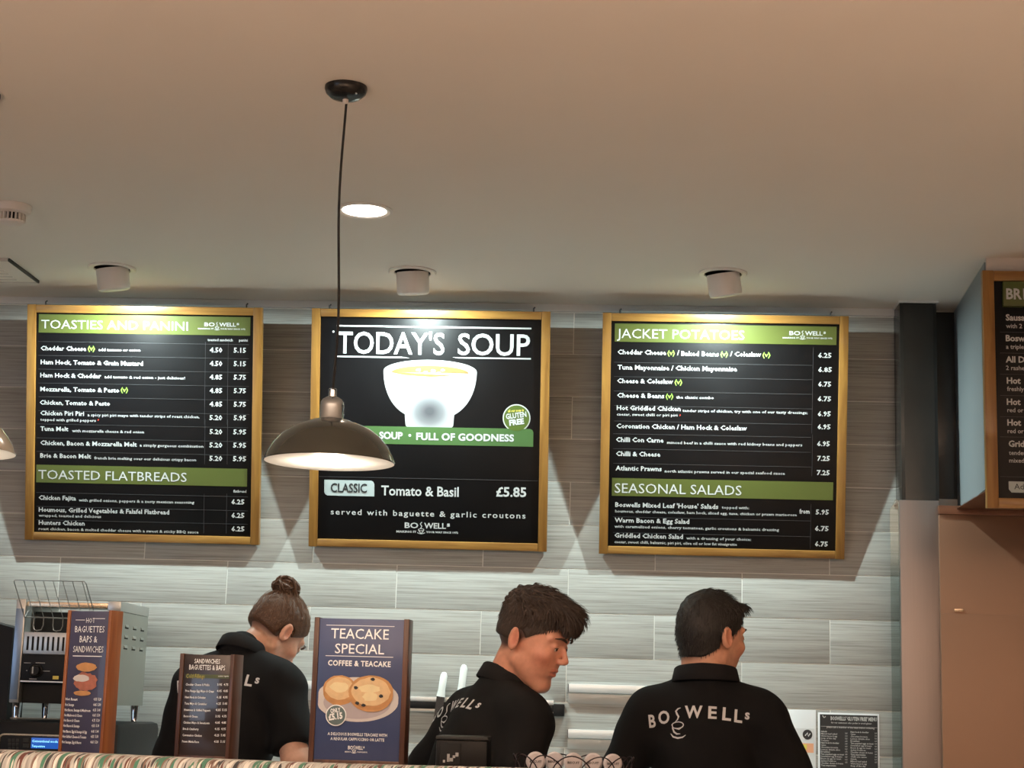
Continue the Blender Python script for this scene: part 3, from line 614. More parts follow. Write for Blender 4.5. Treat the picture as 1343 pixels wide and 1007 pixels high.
# smoke detector
p = onZ(17, 270, ZC)
e = thing('smoke_detector', 'white round smoke detector on the ceiling at the left edge', 'smoke detector', p)
MB().lathe([(.0, 0), (.056, 0), (.056, -.012), (.052, -.022), (.042, -.026), (0, -.026)], 40).build('base', 'white_plastic', e)
MB().lathe([(0, -.026), (.032, -.026), (.031, -.046), (0, -.046)], 32).build('dark_chamber', 'black_gap', e)
fin = MB()
for k in range(20):
    a = 2*PI*k/20; fin.box(.029, .040, -.0022, .0022, -.048, -.026, 0, Matrix.Rotation(a, 4, 'Z'))
fin.build('vent_fin', 'white_plastic', e)['kind'] = 'stuff'
MB().lathe([(0, -.047), (.036, -.047), (.034, -.053), (.024, -.057), (0, -.057)], 32).build('cap', 'white_plastic', e)
# air vent panel
p1_ = onZ(10.4, 338.5, ZC); p2_ = onZ(50, 367.7, ZC); vw = .6
e = thing('ceiling_vent', 'flat white slotted ceiling vent panel at the left edge', 'vent', (p1_.x-.3, (p1_.y+p2_.y)/2, ZC))
dY = (p2_.y-p1_.y)/2; x1_ = .3+(p2_.x-p1_.x)*.3
MB().box(-.5, x1_, -dY, dY, -.008, 0, .002).build('panel', 'ceil', e)
for k, (a, b) in enumerate(((-dY, -dY+.004), (dY-.004, dY))): MB().box(-.5, x1_, a-.004, b+.004, -.010, -.0, .001).build('edge_trim', 'plaster', e)
MB().box(x1_, x1_+.006, -dY, dY, -.011, 0, .001).build('edge_trim', 'grey_plastic', e)
for k in range(5):
    yy = -dY*.4+k*dY*.28; MB().box(-.45, x1_-.06, yy, yy+.006, -.0095, -.0078).build('slot', 'plaster', e)
# ---------------------------------------------------------------- pendant lamps
def pendant(cpx, lpx, label, body, watt):
    c = onZ(cpx[0], cpx[1], ZC); r = onY(lpx[0], lpx[1], c.y)
    e = thing('pendant_lamp', label, 'pendant lamp', (r.x, c.y, r.z), (0, 0, 0), 'dome pendant lamps over the counter')
    prof = [(.1475, -.002), (.1490, 0), (.1478, .003), (.1425, .016), (.1315, .036), (.115, .056), (.093, .073), (.070, .084), (.052, .090), (.046, .093), (.036, .096)]
    inn = [(r_-.0022, z_-.0018) for r_, z_ in prof[1:]][::-1]
    MB().lathe(prof+[(.0, .096)], 72).build('shade', body, e)
    MB().lathe([(0.0, .0935)]+inn+[(.1472, -.0022)], 72).build('shade_lining', 'enamel_in', e)
    MB().lathe([(.034, .094), (.029, .097), (.0275, .101), (.0275, .128), (.0265, .136), (.022, .143), (.014, .148), (.0098, .149), (.0098, .163), (.010, .166), (.008, .168), (0, .168)], 40).build('lamp_holder', 'chrome', e)
    MB().lathe([(0, -.006), (.012, -.004), (.026, .006), (.031, .022), (.026, .040), (.014, .058), (.012, .078), (0, .078)], 24).build('bulb', 'bulb', e)
    top = Vector((c.x-r.x, 0, ZC-r.z)); n_ = 16; pts = []
    for k in range(n_+1):
        t = k/n_; p = Vector((0, 0, .166)).lerp(top-Vector((0, 0, .034)), t); p.x += .006*math.sin(t*PI*2.2)*(1-t*.3); pts.append(p)
    MB().tube(pts, .0030, 8).build('cord', 'cord', e)
    cc = (top.x, 0, top.z)
    MB().lathe([(0, 0), (.050, 0), (.0505, -.006), (.047, -.016), (.036, -.026), (.018, -.031), (0, -.032)], 40, c=cc).build('ceiling_rose', 'bronzed', e)
    MB().lathe([(.007, -.030), (.007, -.040), (.004, -.043), (0, -.043)], 16, c=cc).build('cord_grip', 'white_plastic', e)
    MB().lathe([(0, 0), (.003, 0), (.003, -.003), (0, -.004)], 10, c=(top.x+.028, -.025, top.z-.024)).build('screw', 'chrome', e)
    l = bpy.data.lights.new('pendant_bulb', 'POINT'); l.energy = watt; l.color = (1, .86, .68); l.shadow_soft_size = .03
    o = bpy.data.objects.new('pendant_bulb', l); COL.objects.link(o); o.parent = e; o.location = (0, 0, -.012)
    return e
pendant((454, 114), (432, 605), 'taupe enamel dome pendant lamp with chrome neck hanging before the soup board', 'taupe', 5)
pendant((-27, 122), (-65, 591), 'enamel dome pendant lamp, its lit beige put into the colour, mostly cut off by the left edge', 'lit_beige_enamel', 5)
# ---------------------------------------------------------------- counters
ct = thing('back_counter', 'long steel-topped work counter along the tiled wall', 'counter', (-.9, -.36, 0))
MB().box(-2.6, 1.85, -.30, .33, 0, .87, .004).build('cabinet_body', 'counter', ct)
MB().box(-2.6, 1.85, -.34, .33, .872, .91, .004).build('worktop', 'worktop', ct)
ct = thing('serving_counter', 'tall serving counter behind the striped seat back', 'counter', (-.9, -1.98, 0))
CT = 1.255
MB().box(-2.6, 2.2, -.16, .16, 0, CT-.032, .004).build('counter_body', 'counter', ct)
MB().box(-2.6, 2.2, -.19, .19, CT-.03, CT, .004).build('counter_top', 'walnut', ct)
# striped banquette back in the foreground
bq = thing('banquette', 'striped woven fabric banquette back across the bottom of the picture', 'seat', (-.9, -4.03, 0))
ZT = 1.4-.0665
prof = []
for k in range(17):
    a = PI*k/16; prof.append((-.060*math.copysign(abs(math.cos(a))**.62, math.cos(a)), ZT-.030+.030*max(0, math.sin(a))**.62))
prof = [(-.066, .45)]+prof+[(.066, .45)]
xs_ = np.linspace(-1.6, .96, 40); bqm = MB(); vv = []; ff = []
for i, x in enumerate(xs_):
    dz = -.004*max(0, (x-.0))**1 - (.03*((x-.88)/.08)**2 if x > .88 else 0)
    for (y, z) in prof: vv.append((x, y*(1 if x < .9 else .85), z+dz+.0012*math.sin(x*9)))
n = len(prof)
for i in range(len(xs_)-1):
    for k in range(n-1): ff.append((i*n+k, i*n+k+1, (i+1)*n+k+1, (i+1)*n+k))
ff.append(tuple(range(n))); ff.append(tuple((len(xs_)-1)*n+k for k in range(n)))
bqm.add(vv, ff); bqm.build('padded_back', 'stripe', bq)
MB().box(-1.6, .96, -.55, -.086, .2, .45, .02).build('seat_cushion', 'stripe', bq)
MB().box(-1.58, .94, -.53, .08, 0, .2, .004).build('plinth', 'walnut', bq)
#PART2
# ---------------------------------------------------------------- wooden menu stands on the counter
def stand(label, bl, br, top, Y, yaw, poster, D=.035, post=.011):
    L = onY(*bl, Y); a = math.radians(yaw); rd = Vector((math.cos(a), math.sin(a), 0)); nn = Vector((math.sin(a), -math.cos(a), 0))
    d = Vector(ray(*br)); c = Vector(CAM); t = (L-c).dot(nn)/d.dot(nn); Rr = c+d*t; w = (Rr-L).dot(rd)
    mid = L+rd*w/2; zt = onY(*top, Y).z; h = zt-CT
    e = thing('menu_stand', label, 'menu stand', (mid.x, mid.y, CT), (0, 0, a)); wd_ = poster[1]
    MB().box(-w/2, -w/2+post, 0, D, .0, h, .0015).build('side_post', wd_, e)
    MB().box(w/2-post, w/2, 0, D, .0, h, .0015).build('side_post', wd_, e)
    MB().box(-w/2+post+.0003, w/2-post-.0003, .002, D-.002, .0, .014, .001).build('base_block', wd_, e)
    MB().box(-w/2+post+.0003, w/2-post-.0003, .004, .008, .014, h-.002, .0005).build('poster', poster[0], e)
    MB().box(-w/2+post+.0003, w/2-post-.0003, D-.008, D-.004, .014, h-.002, .0005).build('rear_poster', poster[0], e)
    MB().box(-w/2+post+.0003, w/2-post-.0003, .009, D-.009, h-.016, h-.003, .0005).build('top_spacer', wd_, e)
    bd = Board(e); bd.y = .004; return e, bd
def blob(mb, cx, cz, rx, rz, y, n=26, j=.06, seed=0):
    rr = random.Random(seed); mb.poly([(cx+rx*(1+rr.uniform(-j, j))*math.cos(2*PI*k/n), cz+rz*(1+rr.uniform(-j, j))*math.sin(2*PI*k/n)) for k in range(n)], y)
eS, bS = stand('tall narrow wooden menu stand headed HOT BAGUETTES BAPS & SANDWICHES, before the toaster', (76, 979), (134, 981), (91, 800), -1.93, -20, ('poster_slate', 'teak'), D=.048, post=.008)
ws = Writer(bS, 'S'); ws.sub = {'white_print': 'poster_white'}
ws.t('HOT', 236, 163, 287, 28, bold=.0); ws.line(175, 146, 228, .0012, 'white_print'); ws.line(290, 138, 345, .0012, 'white_print')
ws.t('BAGUETTES', 171, 217, 342, 36, bold=.0); ws.t('BAPS &', 198, 276, 300, 38, bold=.0); ws.t('SANDWICHES', 160, 333, 335, 36, bold=.0); ws.line(158, 355, 327, .002, 'white_print')
sx = bS.at(60, 780)[0]; 
def U_(w_, x, y): return w_.P(x, y)
a = ws.P(232, 485); s1 = abs(ws.P(332, 485)[0]-a[0])/100
blob(ws.m('bacon_print'), a[0], a[1]-.008, 70*s1, .022, bS.y-.0012, seed=1, j=.12)
a = ws.P(238, 420); blob(ws.m('bread_print'), a[0], a[1], 60*s1, .0105, bS.y-.0018, seed=2)
a = ws.P(210, 485); blob(ws.m('plate_print'), a[0], a[1], 46*s1, .0085, bS.y-.0022, seed=3, j=.1)
a = ws.P(215, 572); blob(ws.m('bread_print'), a[0], a[1], 50*s1, .006, bS.y-.0016, seed=4)
for k, (nm, wd_, y) in enumerate((('Hot Roast', 70, 613), ('Hot Sausage', 52, 645), ('Hot Bacon, Sausage & Mushroom', 150, 676), ('Hot Mushroom & Cheese', 105, 706), ('Hot Bacon & Cheese', 92, 736), ('Hot Bacon & Sausage', 95, 767), ('Hot Bacon, Egg & Sausage & Egg', 140, 800), ('Hot Grilled Cheese & Tomato', 140, 830), ('Hot Sausage, Egg & Bacon', 112, 862))):
    x = 116-k*2.6; ws.t(nm, x, y, x+wd_, 15, bold=.02); ws.t('4.%d5' % (k % 5+3), 280-k*2.4, y+1, 299-k*2.4, 15, bold=.02); ws.t('5.%d0' % (k % 4+2), 305-k*2.4, y+1, 324-k*2.4, 15, bold=.02)
PP = {'poster_white': 'lettering', 'bacon_print': 'printed_bacon', 'bread_print': 'printed_bun', 'plate_print': 'printed_egg', 'green_print': 'green_band', 'yellow_print': 'script_lettering', 'crumb_print': 'printed_crumb', 'butter_print': 'printed_butter', 'slate_badge': 'price_badge', 'ink': 'printed_currants'}
ws.done(PP, eS)
eT, bT = stand('small brown wooden menu stand headed SANDWICHES BAGUETTES & BAPS, before the woman', (228.6, 982), (300.5, 984), (236.6, 856.6), -1.93, -12, ('poster_brown', 'walnut'), D=.055, post=.010)
wt = Writer(bT, 'T'); wt.sub = {'white_print': 'poster_white'}
wt.t('SANDWICHES', 208, 489, 335, 22, bold=.012); wt.t('BAGUETTES & BAPS', 182, 520, 360, 24, bold=.012)
wt.quad((165, 545), (380, 545), (380, 562), (165, 564), 'green_print'); wt.t('Cold Fillings', 168, 563, 258, 22, 'yellow_print', bold=-.012, dy=-.0006); wt.t('sandwich', 326, 556, 350, 7, bold=.01, dy=-.0006); wt.t('baguette', 355, 556, 378, 7, bold=.01, dy=-.0006)
for k, (nm, wd_) in enumerate((('Cheddar Cheese & Pickle', 118), ('Free Range Egg Mayo & Cress', 142), ('Ham Hock & Coleslaw', 103), ('Tuna Mayo & Cucumber', 112), ('Houmous & Grilled Peppers', 130), ('Bacon & Cheese', 70), ('Chicken Mayo & Sweetcorn', 130), ('Brie & Cranberry', 78), ('Coronation Chicken', 96), ('Prawn Marie Rose', 84))):
    y = 599+k*31.3; x = 165-k*2; wt.t(nm, x, y, x+wd_, 11, bold=.02); wt.t('%.2f' % (3.95+.1*(k % 5)), 321-k*1.8, y+1, 345-k*1.8, 11, bold=.02); wt.t('%.2f' % (4.75+.1*(k % 5)), 353-k*1.8, y+1, 376-k*1.8, 11, bold=.02)
wt.done(PP, eT)
eU, bU = stand('largest wooden menu stand with navy TEACAKE SPECIAL poster of toasted teacakes', (404, 989), (529.8, 993.5), (410.8, 809), -1.93, -3, ('poster_blue', 'walnut'), D=.06, post=.0125)
wu = Writer(bU, 'U'); wu.sub = {'white_print': 'poster_white'}
wu.line(130, 137, 545, .0013, 'white_print'); wu.t('TEACAKE', 158, 217, 510, 60, bold=.004, res=2); wu.t('SPECIAL', 182, 308, 482, 58, bold=.004, res=2); wu.line(125, 323, 537, .0015, 'white_print')
wu.t('COFFEE & TEACAKE', 140, 382, 522, 31, bold=.03, res=2, space=1.1)
x0, z0 = wu.P(318, 590); s = (wu.P(418, 590)[0]-x0)/100
wu.m('plate_print').poly([(max(-.098, min(.096, p[0])), p[1]) for p in circ(x0, z0, 255*s, 132*s, 44)], bU.y-.0006)
M['plate_shade'] = mat('plate_rim_print', (.45, .40, .42), .3, noise=.1); wu.m('plate_shade').poly(circ(x0, z0-20*s, 205*s, 95*s, 40), bU.y-.0010)
def cake(cx, cy, rx, ry, sd, yy):
    p = wu.P(cx, cy); blob(wu.m('bread_print'), p[0], p[1]-18*s, rx*s*.98, ry*s, bU.y-yy, seed=sd, j=.02); blob(wu.m('bread_print'), p[0], p[1], rx*s, ry*s, bU.y-yy-.0005, seed=sd, j=.02)
    blob(wu.m('crumb_print'), p[0], p[1]+2*s, rx*s*.86, ry*s*.84, bU.y-yy-.0010, seed=sd+1, j=.04)
cake(212, 525, 103, 80, 11, .0014); cake(403, 545, 136, 100, 21, .0026)
for (x, y, rx, ry, k) in ((395, 525, 70, 24, 1), (400, 575, 48, 26, 2), (210, 515, 55, 30, 3)):
    p = wu.P(x, y); blob(wu.m('butter_print'), p[0], p[1], rx*s, ry*s, bU.y-(.0040 if k < 3 else .0028), seed=k+30, j=.15, n=14)
for (x, y) in ((312, 518), (465, 570), (358, 625), (320, 612), (415, 468)):
    p = wu.P(x, y); blob(wu.m('ink'), p[0], p[1], 13*s, 10*s, bU.y-.0044, seed=int(x), j=.2, n=10)
p = wu.P(190, 686); wu.m('white_print').poly(circ(p[0], p[1], 63*s, 63*s, 32), bU.y-.0030); wu.m('slate_badge').poly(circ(p[0], p[1], 57*s, 57*s, 32), bU.y-.0036)
text_on(wu.m('white_print'), 'ONLY', p[0]-32*s, p[1]+12*s, p[0]+30*s, 24*s, .04, bU.y-.0044, rot=.16)
text_on(wu.m('white_print'), '\u00a35.15', p[0]-42*s, p[1]-30*s, p[0]+44*s, 34*s, .05, bU.y-.0044, rot=.16)
wu.t('A DELICIOUS BOSWELLS TEACAKE WITH', 138, 806, 500, 17, bold=.02); wu.t('A REGULAR CAPPUCCINO OR LATTE', 155, 836, 483, 17, bold=.02)
p0 = wu.P(262, 893); p1 = wu.P(362, 893); logo(wu.m('white_print'), p0[0], p1[0], p0[1], .0080, bU.y-.001)
PU = dict(PP); PU['bread_print'] = 'printed_teacake'; PU['plate_print'] = 'printed_plate'; PU['plate_shade'] = 'printed_plate_well'; wu.done(PU, eU)
# ---------------------------------------------------------------- conveyor toaster on the oven, and its neighbours
YT = -.60
tl_ = onY(11.5, 921, YT); tr_ = onY(149.5, 925, YT); zt_ = onY(88, 787, YT).z
tw = tr_.x-tl_.x; tb = (tl_.z+tr_.z)/2; th_ = zt_-tb
FZ = .052
to = thing('conveyor_toaster', 'stainless steel conveyor toaster with a wire bread rack, standing on the black oven', 'toaster', ((tl_.x+tr_.x)/2, YT, tb-FZ))
hw = tw/2; z0_, z1_ = FZ, FZ+th_; DP = .34
def TP(px, py, dy=0): p = onY(px, py, YT+dy); return (p.x-(tl_.x+tr_.x)/2, dy, p.z-(tb-FZ))
MB().box(-hw, -hw+.030, .0, DP, z0_, z1_, .002).build('left_side_panel', 'stainless', to)
fm_ = MB().box(-hw+.001, -hw+.026, -.0022, -.0004, z0_+.01, z1_-.03, .0005).build('blue_strip', 'blue_strip', to); fm_['label'] = 'blue reflective strip'
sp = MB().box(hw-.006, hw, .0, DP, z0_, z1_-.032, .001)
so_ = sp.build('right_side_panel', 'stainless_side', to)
MB().box(hw-.042, hw+.001, -.001, DP+.002, z1_-.031, z1_, .002).build('top_right_rail', 'stainless', to)
MB().box(-hw+.031, hw-.043, .07, DP, z1_-.012, z1_-.004, .001).build('top_cover', 'stainless', to)
MB().box(-hw+.031, hw-.043, .012, .018, z1_-.022, z1_-.006, .001).build('crumb_guard', 'gold', to)
MB().box(-hw+.031, hw-.0065, .10, DP-.002, z0_, z1_-.034, .001).build('heating_chamber', 'black_gap', to)
zg1 = TP(60, 829)[2]; zg0 = TP(60, 858)[2]; zk0 = TP(60, 893.5)[2]
MB().box(-hw+.031, hw-.0065, .004, .10, zg0, zg1, .0015).build('front_grille', 'stainless', to)
for k in range(16):
    cx_ = -hw+.045+k*.0165
    MB().box(cx_-.0032, cx_+.0032, .0022, .0038, zg0+.012, zg1-.014, .0005).build('grille_slot', 'black_gap', to)
MB().box(-hw+.031, hw-.0065, .002, .10, zk0, zg0-.001, .001).build('control_panel', 'black_plastic', to)
MB().box(-hw+.031, hw-.0065, -.0005, .0018, zk0-.003, zk0+.001).build('panel_edge', 'alu', to)
kp = TP(47, 879.5)
kb = MB().lathe([(0, 0), (.022, 0), (.022, -.004), (.018, -.006), (.0165, -.018), (.014, -.020), (0, -.020)], 32, c=(kp[0], .0017, kp[2]), mt=Matrix.Rotation(math.radians(-90), 4, 'X')).build('control_knob', 'black_plastic', to)
MB().box(kp[0]-.006, kp[0]-.002, -.020, -.0182, kp[2]-.009, kp[2]+.012).build('knob_pointer', 'white_print', kb)
kp2 = (kp[0]+.14, 0, kp[2]); MB().lathe([(0, 0), (.018, 0), (.017, -.016), (0, -.017)], 28, c=(kp2[0], .0017, kp2[2]), mt=Matrix.Rotation(math.radians(-90), 4, 'X')).build('control_knob', 'black_plastic', to)
yp = TP(73, 888.5); MB().box(yp[0]-.010, yp[0]+.009, .0004, .0019, yp[2]-.0055, yp[2]+.0055).build('warning_sticker', 'yellow_print', to)
dm = MB()
for (x, z, w_) in ((-.03, .024, .022), (.012, .025, .03), (.03, .0, .03), (-.03, 0, .004), (-.008, -.026, .024)): dm.box(kp[0]+x-w_/2, kp[0]+x+w_/2, .0008, .0019, kp[2]+z-.0012, kp[2]+z+.0012)
dm.build('dial_markings', 'grey_print', to)
MB().box(-hw+.031, hw-.0065, .03, .10, z0_, zk0-.004, .001).build('lower_opening', 'black_gap', to)
lv = MB()
for r_ in range(3):
    for c_ in range(3):
        y_ = .085+c_*.095; z_ = z1_-.078-r_*.033
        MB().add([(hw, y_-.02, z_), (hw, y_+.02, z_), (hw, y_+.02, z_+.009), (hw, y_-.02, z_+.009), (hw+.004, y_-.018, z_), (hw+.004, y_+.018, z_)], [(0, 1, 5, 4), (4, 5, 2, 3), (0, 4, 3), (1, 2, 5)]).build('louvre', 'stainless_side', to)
        MB().box(hw-.0005, hw+.0008, y_-.02, y_+.02, z_-.0045, z_-.0005).build('louvre_gap', 'black_gap', to)
for sx_ in (-1, 1):
    for yy in (.02, DP-.03):
        MB().lathe([(0, FZ), (.0155, FZ), (.012, .004), (.013, 0), (0, 0)], 20, c=(sx_*(hw-.018), yy+.005, 0)).build('foot', 'chrome', to)
MB().tube([(-hw+.012, -.012, .004), (hw-.012, -.012, .004)], .0025, 8).build('front_bar', 'steel_wire', to)
# wire rack leaning out at the top
rk = MB(); A0 = TP(18.5, 760.5, -.09); A1 = TP(113, 762.5, -.09); B0 = TP(32, 809, -.012); B1 = TP(126, 812, -.012)
A0, A1, B0, B1 = map(Vector, (A0, A1, B0, B1))
c1 = A1.lerp(A0, .035)
rk.tube([B0, A0+Vector((0, 0, -.004)), A0+Vector((.004, 0, 0)), A1-Vector((.006, 0, 0)), A1+Vector((0, 0, -.006)), B1], .0017, 8)
rk.tube([B0, B1], .0022, 8)
rk.tube([B0, B0+Vector((.006, .02, .022)), B0+Vector((.009, .03, .018))], .0017, 6)
for k in range(1, 8):
    t = k/7.4; a = A0.lerp(A1, t); b = B0.lerp(B1, t); rk.tube([a, b], .0014, 6)
rk.build('bread_rack', 'steel_wire', to)
lp = MB()
for k in range(1, 7, 2):
    a = B0.lerp(B1, k/7.4); b = B0.lerp(B1, (k+1)/7.4); dz = -.042
    lp.tube([a, a+Vector((.002, -.006, dz*.6)), a+Vector((.006, -.010, dz*.92)), (a+b)/2+Vector((0, -.012, dz)), b+Vector((-.002, -.010, dz*.92)), b+Vector((.002, -.006, dz*.6)), b], .0016, 7)
lp.build('rack_hook', 'steel_wire', to)
# black oven
ox0 = onY(-6, 950, -.66).x; ox1 = onY(196, 950, -.30).x; ozt = tb-FZ-.001; ocx = (ox0+ox1)/2; ow = (ox1-ox0)/2
ov = thing('countertop_oven', 'black countertop oven with a blue display, under the toaster', 'oven', (ocx, -.66, .912))
oh = ozt-.912
MB().box(-ow, ow, 0, .50, .012, oh, .022).build('body', 'black_plastic', ov)
for sx_ in (-1, 1):
    for yy in (.06, .46): MB().lathe([(0, .014), (.018, .014), (.016, 0), (0, 0)], 16, c=(sx_*(ow-.06), yy, 0)).build('foot', 'black_plastic', ov)
def OP(px, py, Y=-.66): p = onY(px, py, Y); return p.x-ocx, p.z-.912
f0 = OP(1.5, 962.5); f1 = OP(92, 1010)
x0_, x1_, z1f, z0f = f0[0], f0[0]+.30, f0[1], f0[1]-.13
fr = MB(); ptsf = []
for (cx_, cz_, a0) in ((x0_+.014, z0f+.014, PI), (x1_-.014, z0f+.014, 1.5*PI), (x1_-.014, z1f-.014, 0), (x0_+.014, z1f-.014, .5*PI)):
    for k in range(5): a = a0+k*PI/8; ptsf.append((cx_+.014*math.cos(a), -.012, cz_+.014*math.sin(a)))
fr.tube(ptsf+[ptsf[0], ptsf[1]], .0032, 8, caps=False); fr.build('panel_frame', 'gold', ov)
MB().box(x0_, x1_, -.011, .001, z0f, z1f, .003).build('control_panel', 'black_plastic', ov)
for r_ in range(3):
    for c_ in range(3):
        a = OP(14+c_*5.2, 970.5+r_*5.2); MB().box(a[0]-.0045, a[0]+.0045, -.0135, -.0105, a[1]-.0045, a[1]+.0045, .0008).build('key', 'grey_plastic', ov)
for r_ in range(2): a = OP(35.5, 970.5+r_*7); MB().box(a[0]-.009, a[0]+.009, -.0135, -.0105, a[1]-.006, a[1]+.006, .0008).build('key', 'grey_plastic', ov)
a = OP(43, 967); b = OP(43, 981); ld = MB().box(a[0], a[0]+.13, -.0125, -.0105, b[1], a[1], .0005).build('display', 'lcd', ov); ld['label'] = 'lit blue display'
lt = MB(); text_on(lt, 'Conventional mode', a[0]+.003, a[1]-.0135, a[0]+.085, .0065, .03, -.0128, res=1); text_on(lt, 'Temperature', a[0]+.003, b[1]+.004, a[0]+.045, .0065, .03, -.0128, res=1)
flat(lt, 'display_text', 'lcd_text', ld)
# black grinder at the very left
GY = -.45; gp0 = onY(17.5, 824, GY); gp0.x = min(gp0.x, ox0-.003); gz = onY(0, 815.5, GY).z
gr = thing('black_appliance', 'black appliance with side slots, cut by the left edge beside the toaster', 'appliance', (gp0.x-.16, GY, .912))
gh = gz-.912
g_ = MB(); vv = [(-.16, 0, 0), (.16, 0, 0), (.16, .15, 0), (-.16, .15, 0), (-.16, 0, gh+.01), (.06, 0, gh+.006), (.16, 0, gh-.018), (.16, .15, gh-.018), (.06, .15, gh+.006), (-.16, .15, gh+.01)]
g_.add(vv, [(0, 3, 2, 1), (0, 1, 6, 5, 4), (1, 2, 7, 6), (2, 3, 9, 8, 7), (3, 0, 4, 9), (4, 5, 8, 9), (5, 6, 7, 8)]); g_.build('body', 'black_plastic', gr, smooth=False)
for k in range(5): MB().box(.02, .115, -.0025, .001, gh-.045-k*.014, gh-.039-k*.014, .0006).build('slot', 'grey_plastic', gr)
cdp = [onY(*p, Y) for p, Y in (((160, 949), -.07), ((172, 951), -.075), ((188, 956), -.08), ((199, 966), -.08), ((206, 974), -.08), ((214, 990), -.07), ((222, 1030), -.06))]
sm = []
for i in range(len(cdp)-1):
    for k in range(4): sm.append(cdp[i].lerp(cdp[i+1], k/4))
sm.append(cdp[-1]); end = cdp[-1].copy(); end.z = .9125; sm.append(end)
for _ in range(3): sm = [sm[0]]+[(sm[i-1]+sm[i]*2+sm[i+1])/4 for i in range(1, len(sm)-1)]+[sm[-1]]
tag(MB().tube(sm, .0042, 8).build('power_cord', 'cord'), 'black power cord curving down behind the oven', 'cord')
# ---------------------------------------------------------------- rails, knives and notices on the tiles
YW = -.0063
def rail(x0, x1, y0, label, grp='aluminium ticket rails on the tiles'):
    a = onY(x0, y0, YW); b = onY(x1, y0+(x1-x0)*.0255, YW); w_ = b.x-a.x
    e = thing('ticket_rail', label, 'ticket rail', (a.x+w_/2, YW, a.z), (0, 0, 0), grp)
    MB().box(-w_/2, w_/2, -.022, 0, -.030, 0, .004).build('clip_bar', 'alu', e)
    MB().box(-w_/2, w_/2, -.005, 0, -.066, -.0305, .001).build('back_plate', 'alu_plate', e)
    for sx_ in (-1, 1): MB().lathe([(0, -.0051), (.0035, -.0051), (.003, -.0068), (0, -.007)], 12, c=(sx_*(w_/2-.018), 0, -.052), mt=Matrix.Rotation(math.radians(-90), 4, 'X') @ Matrix.Scale(-1, 4, (0, 0, 1))).build('screw', 'steel_wire', e)
    MB().box(-w_/2-.0015, -w_/2+.0005, -.020, -.001, -.028, -.002).build('end_cap', 'black_gap', e)
rail(746, 968, 896.5, 'upper aluminium ticket rail on the tiles between the two men')
rail(745, 966, 956, 'lower aluminium ticket rail on the tiles between the two men')
rail(380, 520, 892, 'aluminium ticket rail on the tiles between the woman and the teacake stand')
a = onY(500, 912, YW); b = onY(740, 919, YW); w_ = b.x-a.x
e = thing('knife_rack', 'black and white magnetic knife rack on the tiles behind the young man', 'knife rack', (a.x+w_/2, YW, a.z))
MB().box(-w_/2, w_/2-.035, -.018, 0, -.016, 0, .002).build('top_strip', 'alu', e)
MB().box(-w_/2, w_/2, -.024, 0, -.040, -.0165, .002).build('magnet_bar', 'black_plastic', e)
MB().box(-w_/2, w_/2-.035, -.020, 0, -.0505, -.0405, .001).build('lower_strip', 'alu', e)
MB().box(w_/2-.036, w_/2+.002, -.030, 0, -.053, -.012, .004).build('end_cap', 'black_plastic', e)
rack_z = a.z
def knife(px, py, lean, label, hl):
    p = onY(px, py, YW-.030); e = thing('kitchen_knife', label, 'knife', (p.x, p.y, p.z), (0, math.radians(lean), 0))
    hd = MB(); hd.lathe([(0, 0), (.008, -.003), (.0125, -.014), (.0125, -hl*.7), (.015, -hl), (0, -hl-.001)], 20); hd.build('handle', 'knife_handle', e)
    MB().add([(-.014, -.001, -hl), (.014, -.001, -hl), (.016, -.001, -hl-.1), (-.010, -.001, -hl-.16), (-.014, .001, -hl), (.014, .001, -hl), (.016, .001, -hl-.1), (-.010, .001, -hl-.16)], [(0, 1, 2, 3), (7, 6, 5, 4), (0, 4, 5, 1), (1, 5, 6, 2), (2, 6, 7, 3), (3, 7, 4, 0)]).build('blade', 'chrome', e)
knife(583, 881, 7, 'white-handled kitchen knife on the rack, left one behind the young man', .085)
knife(609, 871, 5, 'white-handled kitchen knife on the rack, the higher one nearer the collar', .105)
# notices
a = onY(1010, 929.5, YW); b = onY(1070, 931, YW); w_ = b.x-a.x
e = thing('wall_notice', 'white notice with a small dashed voucher, partly behind the older man', 'notice', (a.x+w_/2, YW, a.z-.24))
MB().box(-w_/2, w_/2, -.0015, 0, 0, .24, .0005).build('sheet', 'paper', e)
bn = Board(e); bn.y = -.0017; wn = MB(); CR['N'] = (1000, 850, 3.915); w9 = Writer(bn, 'N')
M['slip'] = mat('voucher_paper', (.70, .71, .72), .7)
w9.quad((120, 410), (266, 412), (268, 700), (122, 700), 'slip')
a = w9.P(231, 443); w9.m('ink').poly(circ(a[0], a[1], .0165, .0165, 24), bn.y-.0012); w9.m('paper').stroke([(a[0]-.008, a[1]-.004), (a[0], a[1]+.006), (a[0]+.003, a[1]-.006), (a[0]+.009, a[1]+.004)], .003, bn.y-.0018)
w9.quad((150, 487), (262, 487), (262, 535), (150, 535), 'orange_print', -.0006); w9.quad((180, 493), (228, 493), (228, 520), (180, 520), 'yellow_print', -.0012); w9.quad((150, 540), (215, 540), (215, 610), (150, 610), 'orange_print', -.0006)
w9.done({'ink': 'round_black_mark', 'paper': 'mark_line', 'orange_print': 'orange_block', 'yellow_print': 'yellow_block'}, e)
a = onY(1072.8, 934, YW); b = onY(1153, 936, YW); w_ = b.x-a.x
e = thing('allergen_menu', "black BOSWELLS 'GLUTEN FREE' MENU sheet with white border on the tiles", 'notice', (a.x+w_/2, YW, a.z-.297))
MB().box(-w_/2, w_/2, -.0015, 0, 0, .297, .0005).build('sheet', 'paper', e)
MB().box(-w_/2+.006, w_/2-.006, -.0024, -.0016, .006, .291).build('black_print_area', 'ink', e)
bn = Board(e); bn.y = -.0026; w9 = Writer(bn, 'N')
